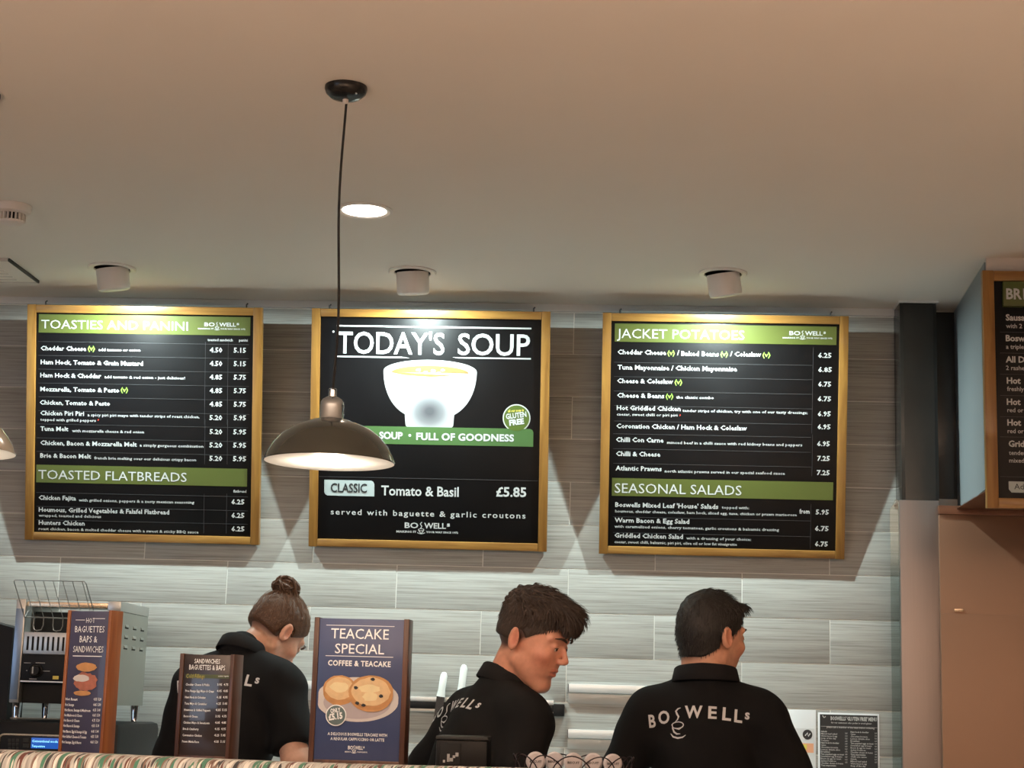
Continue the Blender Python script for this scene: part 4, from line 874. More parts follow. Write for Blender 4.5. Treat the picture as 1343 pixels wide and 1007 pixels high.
w9.t("BOSWELLS 'GLUTEN FREE' MENU", 350, 368, 588, 18, bold=.04); w9.t('for our customers who prefer to avoid gluten', 352, 385, 560, 8, 'grey_print', bold=.03); w9.line(300, 400, 590, .0012, 'grey_print')
w9.t('please ask a member of the team before ordering', 330, 408, 575, 9, 'grey_print', bold=.03)
rr = random.Random(3); wordsL = ['Breakfast', 'Two poached eggs on toast', 'Scrambled egg & beans', 'Bacon & egg on toast', 'Jacket Potatoes', 'Cheddar cheese & beans', 'Tuna mayonnaise', 'Chilli con carne', 'Salads', 'Mixed leaf salad', 'Warm bacon & egg', 'Soup of the day', 'Toasties', 'Ham hock & cheddar', 'Cakes', 'Chocolate brownie', 'Lemon drizzle slice']
for cx0 in (300, 452):
    for k in range(16):
        s_ = wordsL[(k+int(cx0/7)) % len(wordsL)]; w_t = min(118, len(s_)*5.2); y = 430+k*11.6+(3 if cx0 > 400 else 0); w9.t(s_, cx0, y, cx0+w_t, 7.5, 'grey_print' if k % 5 else 'white_print', bold=.03)
    for k in range(12): y = 440+k*13.5; w9.t('%d.%d5' % (3+k % 4, k % 9), cx0+124, y, cx0+136, 7, 'grey_print', bold=.03)
w9.m('white_print').stroke([w9.P(308, 345), w9.P(316, 356), w9.P(324, 350)], .003, bn.y-.001)
w9.done({'white_print': 'lettering', 'grey_print': 'small_lettering'}, e)
# ---------------------------------------------------------------- small things on the serving counter
a = onY(571, 1003, -1.98); b = onY(638.5, 1003, -1.98); w_ = b.x-a.x; hz = onY(605, 965, -1.98).z-CT
e = thing('receipt_printer', 'small black receipt printer on the counter before the young man', 'printer', ((a.x+b.x)/2, -1.98, CT))
MB().box(-w_/2, w_/2, 0, .13, 0, hz-.010, .006).build('body', 'black_plastic', e)
MB().box(-w_/2-.001, w_/2+.001, -.003, .13, hz-.0095, hz, .004).build('lid', 'grey_plastic', e)
MB().box(-w_/2+.01, -w_/2+.058, -.0035, .0005, .012, hz-.016, .003).build('paper_slot', 'black_gap', e)
st_ = MB()
for (x, z, w2_, h2_) in ((-.030, .028, .006, .018), (-.024, .024, .010, .008), (-.017, .031, .006, .006), (-.010, .036, .007, .009), (-.040, .020, .005, .006)):
    st_.box(x-w2_/2, x+w2_/2, -.0048, -.0037, z-h2_/2, z+h2_/2)
st_.build('white_sticker', 'grey_print', e)
# wire basket of wrapped biscuits
bc = onY(752, 1003, -1.95); e = thing('wire_basket', 'dark wire basket with a scalloped rim at the right end of the banquette', 'basket', (bc.x, -1.95, CT))
rx_, ry_ = .135, .085; NB = 13; hb = onY(752, 990.5, -1.95).z-CT
for k in range(NB):
    pts = []
    for j in range(13):
        t = j/12; a = 2*PI*(k+t*1.45)/NB; z = .006+(hb-.006)*math.sin(PI*t)**.7; rr_ = 1+.05*math.sin(PI*t); pts.append((rx_*rr_*math.cos(a), ry_*rr_*math.sin(a), z))
    MB().tube(pts, .0016, 6).build('wire_loop', 'wire', e)
MB().tube([(rx_*math.cos(2*PI*k/32), ry_*math.sin(2*PI*k/32), .003) for k in range(33)], .002, 6).build('base_ring', 'wire', e)
MB().lathe([(0, .001), (1, .001), (1, .003), (0, .003)], 32, mt=Matrix.Diagonal((rx_, ry_, 1, 1))).build('base_plate', 'wire', e)
proto = None
for k, (x, y, a, lab) in enumerate(((-.088, -.02, .1, 'leftmost pale wrapped biscuit in the wire basket'), (-.045, .012, -.2, 'second pale wrapped biscuit from the left in the wire basket'), (.0, -.018, .15, 'middle pale wrapped biscuit in the wire basket'), (.046, .015, -.1, 'second pale wrapped biscuit from the right in the wire basket'), (.092, -.008, .2, 'rightmost pale wrapped biscuit in the wire basket'))):
    r_ = .0225
    if proto is None:
        e2_ = thing('wrapped_biscuit', lab, 'biscuit', (bc.x+x, -1.95+y, CT+.0032+r_), (0, 0, a), 'wrapped biscuits in the wire basket')
        MB().lathe([(0, -.006), (r_*.8, -.0055), (r_, -.001), (r_, .001), (r_*.8, .0055), (0, .006)], 24, mt=Matrix.Rotation(PI/2, 4, 'X')).build('wrapper', 'wrapper', e2_)
        lb = MB(); text_on(lb, 'BISCUIT', -.014, -.003, .014, .005, .03, -.0066, res=1); flat(lb, 'lettering', 'ink', e2_); lb_ = None
        proto = e2_
    else:
        c = proto.copy(); COL.objects.link(c); c.location = (bc.x+x, -1.95+y, CT+.0032+r_); c.rotation_euler = (0, 0, a); c['label'] = lab
        for ch in proto.children: d_ = ch.copy(); COL.objects.link(d_); d_.parent = c
# ---------------------------------------------------------------- people: one continuous skin surface each, grown from smooth-blended solids
def smin(a, b, k):
    h = np.clip(.5+.5*(b-a)/k, 0, 1); return b*(1-h)+a*h-k*h*(1-h)
def smax(a, b, k): return -smin(-a, -b, k)
def rcone(P, a, b, ra, rb):
    a = np.array(a, float); b = np.array(b, float); ab = b-a; L2 = (ab@ab)
    t = np.clip(((P[0]-a[0])*ab[0]+(P[1]-a[1])*ab[1]+(P[2]-a[2])*ab[2])/L2, 0, 1)
    return np.sqrt((P[0]-a[0]-t*ab[0])**2+(P[1]-a[1]-t*ab[1])**2+(P[2]-a[2]-t*ab[2])**2)-(ra+(rb-ra)*t)
def ell(P, c, r, R=None):
    x, y, z = P[0]-c[0], P[1]-c[1], P[2]-c[2]
    if R is not None: x, y, z = R[0][0]*x+R[1][0]*y+R[2][0]*z, R[0][1]*x+R[1][1]*y+R[2][1]*z, R[0][2]*x+R[1][2]*y+R[2][2]*z
    k0 = np.sqrt((x/r[0])**2+(y/r[1])**2+(z/r[2])**2)+1e-9; k1 = np.sqrt((x/r[0]**2)**2+(y/r[1]**2)**2+(z/r[2]**2)**2)+1e-9
    return k0*(k0-1)/k1
def axis(lo, hi, step, fine=()):
    out = [lo]
    while out[-1] < hi:
        s = step
        for a, b, st in fine:
            if a-step < out[-1] < b: s = min(s, st)
        out.append(out[-1]+s)
    return np.array(out, np.float32)
def surface(fn, xs, ys, zs):
    """naive surface nets on a rectilinear grid"""
    P = np.meshgrid(xs, ys, zs, indexing='ij', sparse=True); Fv = fn(P).astype(np.float32)
    Fv = np.broadcast_to(Fv, (len(xs), len(ys), len(zs))); S = Fv < 0
    nx, ny, nz = [n-1 for n in Fv.shape]
    acc = np.zeros((nx, ny, nz, 3), np.float32); cnt = np.zeros((nx, ny, nz), np.float32)
    G = [xs, ys, zs]
    for ax in range(3):
        o1, o2 = [k for k in range(3) if k != ax]
        a = [slice(None)]*3; b = [slice(None)]*3; a[ax] = slice(0, -1); b[ax] = slice(1, None)
        Fa, Fb = Fv[tuple(a)], Fv[tuple(b)]; cr = S[tuple(a)] != S[tuple(b)]
        I = np.argwhere(cr); fa = Fa[cr]; fb = Fb[cr]; t = fa/(fa-fb)
        pos = np.empty((len(I), 3), np.float32)
        for k in range(3): pos[:, k] = G[k][I[:, k]]
        pos[:, ax] = G[ax][I[:, ax]]*(1-t)+G[ax][I[:, ax]+1]*t
        for d1 in (0, 1):
            for d2 in (0, 1):
                J = I.copy(); J[:, o1] -= d1; J[:, o2] -= d2
                ok = (J[:, o1] >= 0) & (J[:, o2] >= 0) & (J[:, 0] < nx) & (J[:, 1] < ny) & (J[:, 2] < nz)
                Jk = J[ok]; np.add.at(acc, (Jk[:, 0], Jk[:, 1], Jk[:, 2]), pos[ok]); np.add.at(cnt, (Jk[:, 0], Jk[:, 1], Jk[:, 2]), 1)
    act = cnt > 0; idx = -np.ones(cnt.shape, np.int64); idx[act] = np.arange(act.sum()); V = acc[act]/cnt[act][:, None]
    quads = []
    for ax in range(3):
        o1, o2 = (ax+1) % 3, (ax+2) % 3
        a = [slice(None)]*3; b = [slice(None)]*3; a[ax] = slice(0, -1); b[ax] = slice(1, None)
        Sa = S[tuple(a)]; cr = Sa != S[tuple(b)]; I = np.argwhere(cr); sg = Sa[cr]
        ok = (I[:, o1] > 0) & (I[:, o2] > 0) & (I[:, o1] < Fv.shape[o1]-1) & (I[:, o2] < Fv.shape[o2]-1); I = I[ok]; sg = sg[ok]
        c = []
        for d1, d2 in ((0, 0), (1, 0), (1, 1), (0, 1)):
            J = I.copy(); J[:, o1] -= d1; J[:, o2] -= d2; c.append(idx[J[:, 0], J[:, 1], J[:, 2]])
        q = np.stack(c, 1); q[~sg] = q[~sg][:, ::-1]; quads.append(q)
    return V, np.concatenate(quads)
def mesh_np(name, V, Q, m, parent, colfn=None):
    me = bpy.data.meshes.new(name); me.from_pydata(V.tolist(), [], Q.tolist()); me.polygons.foreach_set('use_smooth', [True]*len(me.polygons))
    if colfn is not None:
        ca = me.color_attributes.new('Col', 'FLOAT_COLOR', 'POINT'); c = colfn(V); ca.data.foreach_set('color', np.concatenate([c, np.ones((len(c), 1))], 1).astype(np.float32).ravel())
    return link(name, me, m, parent)
def rotm(yaw, pitch, roll=0): return np.array((Matrix.Rotation(yaw, 3, 'Z') @ Matrix.Rotation(pitch, 3, 'X') @ Matrix.Rotation(roll, 3, 'Y')))
def tolocal(P, c, R):
    x, y, z = P[0]-c[0], P[1]-c[1], P[2]-c[2]
    return (R[0][0]*x+R[1][0]*y+R[2][0]*z, R[0][1]*x+R[1][1]*y+R[2][1]*z, R[0][2]*x+R[1][2]*y+R[2][2]*z)
# head, in its own frame: +y looks ahead, z up, origin between the ears
def cranium(L, w=1.0): return ell(L, (0, -.010, .030), (.0765*w, .093, .088))
def head_sdf(L, w=1.0):
    X = (np.abs(L[0]), L[1], L[2])
    d = cranium(L, w)
    d = smin(d, ell(L, (0, .030, -.030), (.060*w, .062, .080)), .03)
    d = smin(d, rcone(X, (.052*w, -.004, -.055), (.014, .062, -.103), .017, .016), .025)
    d = smin(d, ell(L, (0, .068, -.098), (.022, .018, .017)), .018)                      # chin
    d = smin(d, ell(X, (.042*w, .062, -.018), (.020, .020, .018)), .02)                  # cheekbone
    d = smin(d, rcone(X, (.008, .089, .030), (.046, .070, .030), .009, .008), .012)      # brow
    d = smax(d, -ell(X, (.031, .096, .009), (.016, .014, .010)), .010)                   # socket
    d = smin(d, ell(X, (.031, .076, .009), (.0135, .0130, .0118)), .003)                 # lid
    d = smax(d, -ell(X, (.031, .0905, .0045), (.0105, .0065, .0030)), .0015)
    d = smin(d, rcone(L, (0, .086, .020), (0, .1095, -.020), .0055, .0078), .008)          # nose
    d = smin(d, ell(X, (.009, .100, -.025), (.0075, .011, .0075)), .006)
    d = smin(d, ell(L, (0, .083, -.052), (.022, .013, .006)), .006)                      # lips
    d = smin(d, ell(L, (0, .081, -.064), (.019, .013, .0065)), .006)
    d = smax(d, -ell(L, (0, .098, -.0575), (.022, .010, .0016)), .003)
    RE = rotm(.35, .0, .0)                                                               # ear
    E = (X[0]-.077*w, X[1]+.016, X[2]+.004)
    e1 = ell(E, (.006, 0, 0), (.0075, .0175, .031), rotm(-.35, .15)); e1 = smax(e1, -ell(E, (.014, .004, .003), (.008, .0115, .022), rotm(-.35, .15)), .003)
    return smin(d, e1, .006)
def pt(R, c, p): return np.array(c)+R@np.array(p)
def strands(seedpts, dirfn, n, length, width, rnd, droop=0.0, curl=0.0, lift=0.0):
    """tapered locks of hair rooted on given points"""
    V = []; Fc = []; N = len(seedpts); pick = rnd.integers(0, N, n)
    for i in pick:
        p = seedpts[i][0].copy(); nn = seedpts[i][1]; ln = length(p)*rnd.uniform(.6, 1.15); segs = 4; d = dirfn(p)+nn*(rnd.uniform(.10, .40)+lift*rnd.random()*max(0, min(1, (p[2]-.06)*15)))+rnd.normal(0, .16, 3); d /= np.linalg.norm(d)
        side = np.cross(d, nn); side /= (np.linalg.norm(side)+1e-9); b = len(V); w = width*rnd.uniform(.6, 1.3)
        for s in range(segs+1):
            t = s/segs; r = w*(1-t)**.7+.00012; up = np.cross(side, d)
            V += [p+side*r, p+up*r*.7, p-side*r]
            p = p+d*ln/segs; d = d+dirfn(p)*.35+np.array([0, 0, -droop])+rnd.normal(0, curl, 3)-nn*.06; d /= np.linalg.norm(d)
        for s in range(segs):
            for k in range(3): a = b+s*3+k; c = b+s*3+(k+1) % 3; Fc.append((a, c, c+3, a+3))
    return V, Fc
def normals(V, Q):
    n = np.cross(V[Q[:, 2]]-V[Q[:, 0]], V[Q[:, 3]]-V[Q[:, 1]]); vn = np.zeros_like(V)
    for k in range(4): np.add.at(vn, Q[:, k], n)
    return vn/(np.linalg.norm(vn, axis=1)[:, None]+1e-12)

def person(label, neck_px, Yn, body_yaw, lean, head_px, Yh, hyaw, hpitch, hroll, male, wsh, arms, hair, skin, logo_spec, hw=1.0, neck_r=.054, seed=1):
    N = onY(*neck_px, Yn); Hc = onY(*head_px, Yh)
    root = thing('person', label, 'person', (N.x, N.y, 0), (0, 0, body_yaw))
    Rb = np.array(Matrix.Rotation(body_yaw, 3, 'Z')); inv = Rb.T
    zn = N.z; hc = inv@np.array([Hc.x-N.x, Hc.y-N.y, 0]); hc = np.array([hc[0], hc[1], Hc.z])
    HR = inv@rotm(hyaw, hpitch, hroll)            # head frame in the body frame
    hipz = .97
    Lr = lean; tl = zn-hipz
    def U(p):                                     # torso point given relative to the neck base, in the leaning frame
        x, y, z = p; y2 = y*math.cos(Lr)-(-z)*math.sin(Lr)*1.0; z2 = z*math.cos(Lr)-y*math.sin(Lr); return (x, y2, zn+z2)
    RL = np.array(Matrix.Rotation(-Lr, 3, 'X'))
    hip = U((0, .05, -(tl)/math.cos(Lr)))
    sw = wsh
    def torso(P, g):
        d = ell(P, U((0, .040, -.21)), (sw*.80+g, .112+g, .19), RL)
        d = smin(d, rcone(P, U((-sw*.82, .030, -.112)), U((sw*.82, .030, -.112)), .058+g, .058+g), .06)
        X = (np.abs(P[0]), P[1], P[2])
        d = smin(d, rcone(X, U((0, .012, -.040)), U((sw*.78, .024, -.088)), .042+g, .048+g), .045)
        d = smin(d, ell(P, U((0, .055, -.42)), (sw*.76+g, .112+g, .20), RL), .06)
        d = smin(d, ell(P, (0, hip[1]+.0, .95), (sw*.84+g, .125+g, .13)), .08)
        return d
    AR = []
    for s, (el, wr) in zip((-1, 1), arms):
        sh = U((s*sw, .032, -.125)); e_ = U((s*el[0], el[1], el[2])); w_ = U((s*wr[0], wr[1], wr[2])); AR.append((s, np.array(sh), np.array(e_), np.array(w_)))
    ft = [(s, np.array([s*.095, hip[1], .90]), np.array([s*.105, hip[1]+.02, .50]), np.array([s*.11, hip[1]-.02, .09])) for s in (-1, 1)]
    nb = np.array(U((0, .012, -.03))); nt_ = pt(HR, hc, (0, -.022, -.055))
    hands = []
    for s, sh, e_, w_ in AR:
        d = w_-e_; d /= np.linalg.norm(d); side = np.cross(d, [0, 0, 1]); side /= np.linalg.norm(side); up = np.cross(side, d); hands.append((s, w_, d, side, up))
    def body(P):
        d = torso(P, -.006)
        d = smin(d, rcone(P, nb, nt_, neck_r+.003, neck_r), .022)
        for s, sh, e_, w_ in AR:
            d = smin(d, rcone(P, sh, e_, .052, .041), .03); d = smin(d, rcone(P, e_, w_, .041, .026), .012)
        for s, a, b, c in ft:
            d = smin(d, rcone(P, a, b, .085, .058), .04); d = smin(d, rcone(P, b, c, .056, .038), .02); d = smin(d, rcone(P, c, c+np.array([0, .13, -.045]), .04, .028), .02)
        L = tolocal(P, hc, HR); d = smin(d, head_sdf(L, hw), .010)
        for s, w_, hd, sd, up in hands:
            d = smin(d, ell(P, w_+hd*.05, (.034, .045, .022)), .012)
            for k in range(4):
                o_ = sd*(k-1.5)*.019; ln = (.062, .074, .070, .054)[k]; a = w_+hd*.075+o_; b = a+hd*ln*.6-up*.006; c = b+hd*ln*.35-up*.022
                d = smin(d, rcone(P, a, b, .0085, .008), .004); d = smin(d, rcone(P, b, c, .008, .007), .003)
            ts = -s*np.sign(sd[0]+1e-6); a = w_+hd*.03+sd*ts*.03; d = smin(d, rcone(P, a, a+hd*.04+sd*ts*.025-up*.015, .011, .008), .006)
        return d
    allp = [hc]+[a[k] for a in AR for k in (1, 2, 3)]
    x0 = min(p[0] for p in allp)-.14; x1 = max(p[0] for p in allp)+.14; y0 = min(min(p[1] for p in allp)-.16, hip[1]-.18); y1 = max(max(p[1] for p in allp)+.22, hip[1]+.22)
    fx = [(hc[0]-.11, hc[0]+.11, .0034)]; fy = [(hc[1]-.125, hc[1]+.125, .0034)]; fz = [(hc[2]-.14, hc[2]+.125, .0034)]
    for s, w_, hd, sd, up in hands:
        c = w_+hd*.09
        fx.append((c[0]-.07, c[0]+.07, .007)); fy.append((c[1]-.08, c[1]+.08, .007)); fz.append((c[2]-.06, c[2]+.06, .007))
    V, Q = surface(body, axis(x0, x1, .014, fx), axis(y0, y1, .014, fy), axis(.0, hc[2]+.14, .016, fz))
    hl_front, hl_slope = hair['line']
    def colour(V):
        L = np.stack(tolocal(V.T, hc, HR), 1); c = np.tile(np.array(skin), (len(V), 1)).astype(float)
        def mixm(mask, col): c[:] = c*(1-mask[:, None])+np.array(col)*mask[:, None]
        def gs(cx, r): return np.exp(-(((L-np.array(cx))/np.array(r))**2).sum(1))
        ax_ = np.stack([np.abs(L[:, 0]), L[:, 1], L[:, 2]], 1)
        g2 = lambda cx, r: np.exp(-(((ax_-np.array(cx))/np.array(r))**2).sum(1))
        mixm(.65*g2((.045, .07, -.03), (.03, .03, .026)), (skin[0]*1.0, skin[1]*.72, skin[2]*.68))
        mixm(.55*g2((.082, -.006, -.0), (.012, .02, .035)), (skin[0]*1.02, skin[1]*.66, skin[2]*.6))
        mixm(.55*g2((.086, -.012, -.003), (.012, .008, .015)), (skin[0]*.6, skin[1]*.36, skin[2]*.32))  # reddish inner ear, with the hollow's shade put into the colour
        mixm(.5*gs((0, .115, -.02), (.014, .014, .014)), (skin[0], skin[1]*.7, skin[2]*.65))
        lip = ((np.abs(L[:, 2]+.058) < .011) & (L[:, 1] > .084) & (np.abs(L[:, 0]) < .022)); c[lip] = (skin[0]*.84, skin[1]*.60, skin[2]*.60)
        # hairline shading of cropped hair: pigment of stubble on the scalp
        inside = L[:, 2]-(hl_front+hl_slope*(L[:, 1]-.085)); m = np.clip((inside+.004)/.016, 0, 1)*(np.linalg.norm(L-np.array([0, -.012, .03]), axis=1) > .06)*np.clip((L[:, 2]+hair.get('fade', .085))/.03, 0, 1)
        ear = (ax_[:, 0] > .0795*hw) & (np.abs(L[:, 2]+.003) < .04) & (np.abs(L[:, 1]+.014) < .026); m = np.where(ear, 0, m)
        mixm(.93*m, hair['root'])
        if male: mixm(.28*np.clip(1-np.abs(L[:, 2]+.085)/.05, 0, 1)*(L[:, 1] > .0)*(L[:, 2] > -.13), (skin[0]*.5, skin[1]*.5, skin[2]*.5))
        return np.clip(c, 0, 1)
    bo_ = mesh_np('body', V, Q, 'skin', root, colour)
    # eyes, brows
    for s in (-1, 1):
        c = pt(HR, hc, (s*.031, .0790, .0060)); T4 = Matrix(HR.tolist()).to_4x4()
        ey = MB().lathe([(.0, -.0095), (.005, -.008), (.0085, -.004), (.0095, 0), (.0085, .004), (.005, .008), (0, .0095)], 16, c=c, mt=T4).build('eye', 'eye_white', root)
        c2 = pt(HR, hc, (s*.032, .0880, .0045)); MB().lathe([(0, -.0008), (.0042, -.0006), (.0036, .0010), (0, .0014)], 16, c=c2, mt=T4 @ Matrix.Rotation(-PI/2, 4, 'X')).build('iris', 'eye_iris', ey)
        pts = [pt(HR, hc, (s*x, y, z)) for x, y, z in ((.014, .1000, .029), (.024, .0985, .033), (.036, .0925, .035), (.047, .0800, .031))]
        MB().tube(pts, [.0030, .0036, .0032, .0012], 6).build('eyebrow', hair['mat'], root)
        lsh = [pt(HR, hc, (s*x, y, z)) for x, y, z in ((.021, .0865, .0075), (.031, .0895, .0082), (.041, .0850, .0070))]
        MB().tube(lsh, [.0008, .0012, .0008], 5).build('eyelashes', hair['mat'], root)
    # hair
    rnd = np.random.default_rng(seed)
    def hair_sdf(P):
        L = tolocal(P, hc, HR); X = (np.abs(L[0]), L[1], L[2])
        base = smin(cranium(L, hw), rcone(L, (0, -.030, -.01), (0, -.030, -.09), .060*hw, .050*hw), .03); thick = hair['thick'](L)
        nz_ = .0016*np.sin(L[0]*190+3*np.sin(L[1]*60))*np.sin(L[2]*120+L[1]*90)+.0012*np.sin(L[1]*260+L[0]*110)*np.sin(L[2]*210)
        d = base-thick-nz_*hair.get('rough', 1)*np.clip(thick*90-.2, .05, 1)
        front = -(L[2]-(hl_front+hl_slope*(L[1]-.085))); d = smax(smax(d, front, .008), hair.get('nape', -.06)-L[2], .008)
        d = smax(d, -ell(X, (.080*hw, -.010, -.012), (.020, .024, .036)), .004)
        if 'extra' in hair: d = smin(d, hair['extra'](L), hair.get('extra_k', .01))
        return d
    r_ = .17
    V, Q = surface(hair_sdf, *[axis(hc[k]-r_, hc[k]+r_, .0042) for k in range(3)])
    ho = mesh_np('hair', V, Q, hair['mat'], root)
    vn = normals(V, Q); Lv = np.stack(tolocal(V.T, hc, HR), 1)
    sel = hair['seed'](Lv); sp = [(Lv[i], HR.T@vn[i]) for i in np.nonzero(sel)[0]]
    sv, sf = strands(sp, hair['comb'], hair['n'], hair['len'], hair['w'], rnd, hair.get('droop', 0), hair.get('curl', .03), hair.get('lift', 0))
    sv = [hc+HR@p for p in sv]
    so = MB().add(sv, sf).build('hair_strands', hair['strand'], root, smooth=True); so['kind'] = 'stuff'
    if 'bun' in hair:
        bc_, br = hair['bun']; bm_ = MB()
        for k in range(46):
            u, v = rnd.normal(size=3), rnd.normal(size=3); u /= np.linalg.norm(u); v -= u*(u@v); v /= np.linalg.norm(v); rr = br*rnd.uniform(.62, 1.0); a0 = rnd.uniform(0, 6.28)
            ptsb = [hc+HR@(np.array(bc_)+np.array([1, .95, .78])*(u*math.cos(a)+v*math.sin(a))*(rr*(1+.07*math.sin(a*5+k)))) for a in np.linspace(a0, a0+rnd.uniform(2.6, 5), 14)]
            bm_.tube(ptsb, [.0012]+[rnd.uniform(.0028, .0052)]*12+[.0008], 6)
        bo2 = bm_.build('hair_bun', hair['mat'], root); bo2['kind'] = 'stuff'; bo2['label'] = 'messy coiled bun on the crown'
        MB().lathe([(.016, -.004), (.020, 0), (.016, .004)], 24, c=hc+HR@np.array(hair['tie']), mt=Matrix(HR.tolist()).to_4x4() @ Matrix.Rotation(hair['tie_rot'], 4, 'X'), close=True).build('hair_tie', 'cord', root)
    # polo shirt
    def shirt(P):
        d = smin(torso(P, .008), rcone(P, U((0, .012, -.07)), U((0, .012, -.008)), neck_r+.022, neck_r+.010), .025)
        for s, sh, e_, w_ in AR:
            hem = sh+(e_-sh)*.80; dd = rcone(P, sh, e_, .066, .057); ax_ = (e_-sh)/np.linalg.norm(e_-sh)
            dd = smax(dd, ((P[0]-hem[0])*ax_[0]+(P[1]-hem[1])*ax_[1]+(P[2]-hem[2])*ax_[2]), .006); d = smin(d, dd, .035)
        fold = .0042*np.sin(P[0]*26+P[2]*19+2.0*np.sin(P[2]*9+P[0]*5))*np.clip((zn-.12-P[2])*5, 0, 1)+.0022*np.sin(P[2]*48+P[0]*30+P[1]*17)
        d = d-fold
        return smax(d, .86-P[2], .01)
    xlo = min(a[2][0] for a in AR)-.12; xhi = max(a[2][0] for a in AR)+.12
    ylo = min(U((0, -.12, 0))[1], hip[1]-.16, *[a[2][1]-.1 for a in AR]); yhi = max(hip[1]+.17, *[max(a[2][1], a[1][1])+.10 for a in AR], U((0, .18, -.2))[1])
    V, Q = surface(shirt, axis(xlo, xhi, .009), axis(ylo, yhi, .009), axis(.84, zn+.07, .009))
    sh_o = mesh_np('polo_shirt', V, Q, 'shirt', root)
    bvh = BVHTree.FromPolygons([Vector(v) for v in V.tolist()], Q.tolist())
    # folded collar around the neck
    nd = nt_-nb; nd /= np.linalg.norm(nd); nd = nd*.30+np.array([0, math.sin(Lr)*.7, 1])*.70; nd /= np.linalg.norm(nd)
    cx = np.array([1.0, 0, 0]); cx -= nd*(cx@nd); cx /= np.linalg.norm(cx); cy = np.cross(nd, cx)
    cb = np.array(U((0, .010, -.008))); prof = [(-.001, -.020), (0, .012), (.0015, .028), (.005, .032), (.009, .028), (.013, .010), (.017, -.010), (.015, -.013), (.009, .0)]
    n_ = 44; vv = []; ff = []
    for i in range(n_):
        th = -PI/2+(-.86+1.72*i/(n_-1))*PI; fr = abs(i/(n_-1)-.5)*2; rx_ = neck_r+.011+.006*fr; ry_ = neck_r+.012+.012*max(0, math.sin(th))
        for r_o, h_ in prof:
            hh_ = h_*(1-.15*fr) - .016*max(0, math.sin(th))-.004*fr; p = cb+cx*((rx_+r_o)*math.cos(th))+cy*((ry_+r_o)*math.sin(th)+.0)+nd*hh_; vv.append(p)
    k_ = len(prof)
    for i in range(n_-1):
        for j in range(k_): ff.append((i*k_+j, i*k_+(j+1) % k_, (i+1)*k_+(j+1) % k_, (i+1)*k_+j))
    ff += [tuple(range(k_)), tuple((n_-1)*k_+j for j in range(k_))]
    MB().add(vv, ff).build('collar', 'collar', root, ang=60)
    # lettering on the back, pressed onto the cloth
    lm = MB(); sc = logo_spec['scale']; ox, oz = logo_spec['at']; thb = logo_spec.get('turn', 0)
    def L2(px, py): return (px-672)*sc, (748-py)*sc
    for ch, (xa_, ya_), (xb_, _), h_, rot in (('B', (430, 794), (464, 0), 58, .10), ('O', (478, 776), (536, 0), 58, .08), ('W', (612, 750), (700, 0), 58, .02), ('E', (727, 749), (768, 0), 58, 0), ('L', (794, 752), (836, 0), 60, -.04), ('L', (851, 757), (890, 0), 58, -.06), ('s', (903, 740), (926, 0), 44, -.08)):
        a = L2(xa_, ya_); b = L2(xb_, ya_); text_on(lm, ch, a[0], a[1], b[0], h_*sc, .028, 0, res=3, rot=rot)
    def S2(pp, w): lm.stroke([L2(*p) for p in pp], [q*sc for q in w] if isinstance(w, list) else w*sc)
    S2([(590, 700), (577, 704), (566, 716), (572, 730), (581, 744), (576, 758), (563, 770)], [3, 7, 9, 10, 9, 6, 2])
    S2([(577+30*math.cos(t)+2*math.sin(t), 785-16*math.sin(t)) for t in np.linspace(-2.4, 3.2, 18)], 5)
    S2([(550, 782), (552, 800), (560, 818), (574, 828), (592, 828)], [4, 7, 9, 8, 3]); S2([(562, 800), (585, 806), (606, 792)], [3, 5, 3])
    S2([(543, 826), (556, 842), (580, 849), (604, 845), (620, 834)], [3, 8, 9, 7, 3])
    bm = bmesh.new(); vs_ = [bm.verts.new(p) for p in lm.v]
    for f in lm.f:
        try: bm.faces.new([vs_[i] for i in f])
        except ValueError: pass
    # keep only the front skin of the strokes, subdivide, then project along the back's normal
    bm.normal_update(); bmesh.ops.delete(bm, geom=[f for f in bm.faces if abs(f.calc_center_median().y) > 1e-5 or abs(f.normal.y) < .5], context='FACES')
    bmesh.ops.triangulate(bm, faces=bm.faces); bmesh.ops.subdivide_edges(bm, edges=[e for e in bm.edges if e.calc_length() > .008], cuts=2); bmesh.ops.triangulate(bm, faces=bm.faces)
    dirv = Vector(U((0, 1, 0)))-Vector(U((0, 0, 0))); dirv = (Matrix.Rotation(thb, 3, 'Z') @ dirv).normalized(); xr = dirv.cross(Vector((0, 0, 1))).normalized(); zr = xr.cross(dirv)
    org = Vector(U((ox, 0, oz)))
    for v in bm.verts:
        p = org+xr*v.co.x+zr*v.co.z-dirv*.6; hit, nrm_, _, _ = bvh.ray_cast(p, dirv)
        v.co = (hit+nrm_*.0016) if hit else p+dirv*.6
    bad = [v for v in bm.verts if bvh.find_nearest(v.co)[3] > .006]; bmesh.ops.delete(bm, geom=bad, context='VERTS')
    me = bpy.data.meshes.new('shirt_lettering'); bm.normal_update(); bm.to_mesh(me); bm.free(); link('shirt_lettering', me, 'shirt_print', sh_o)
    # trousers and shoes
    def trousers(P):
        d = ell(P, (0, hip[1], .93), (sw*.84+.010, .135, .12))
        for s, a, b, c in ft: d = smin(d, rcone(P, a, b, .098, .074), .03); d = smin(d, rcone(P, b, c, .074, .062), .03)
        return smax(smax(d, P[2]-.985, .01), .055-P[2], .01)
    V, Q = surface(trousers, axis(-.26, .26, .02), axis(hip[1]-.2, hip[1]+.2, .02), axis(.04, 1.01, .02)); mesh_np('trousers', V, Q, 'trouser', root)
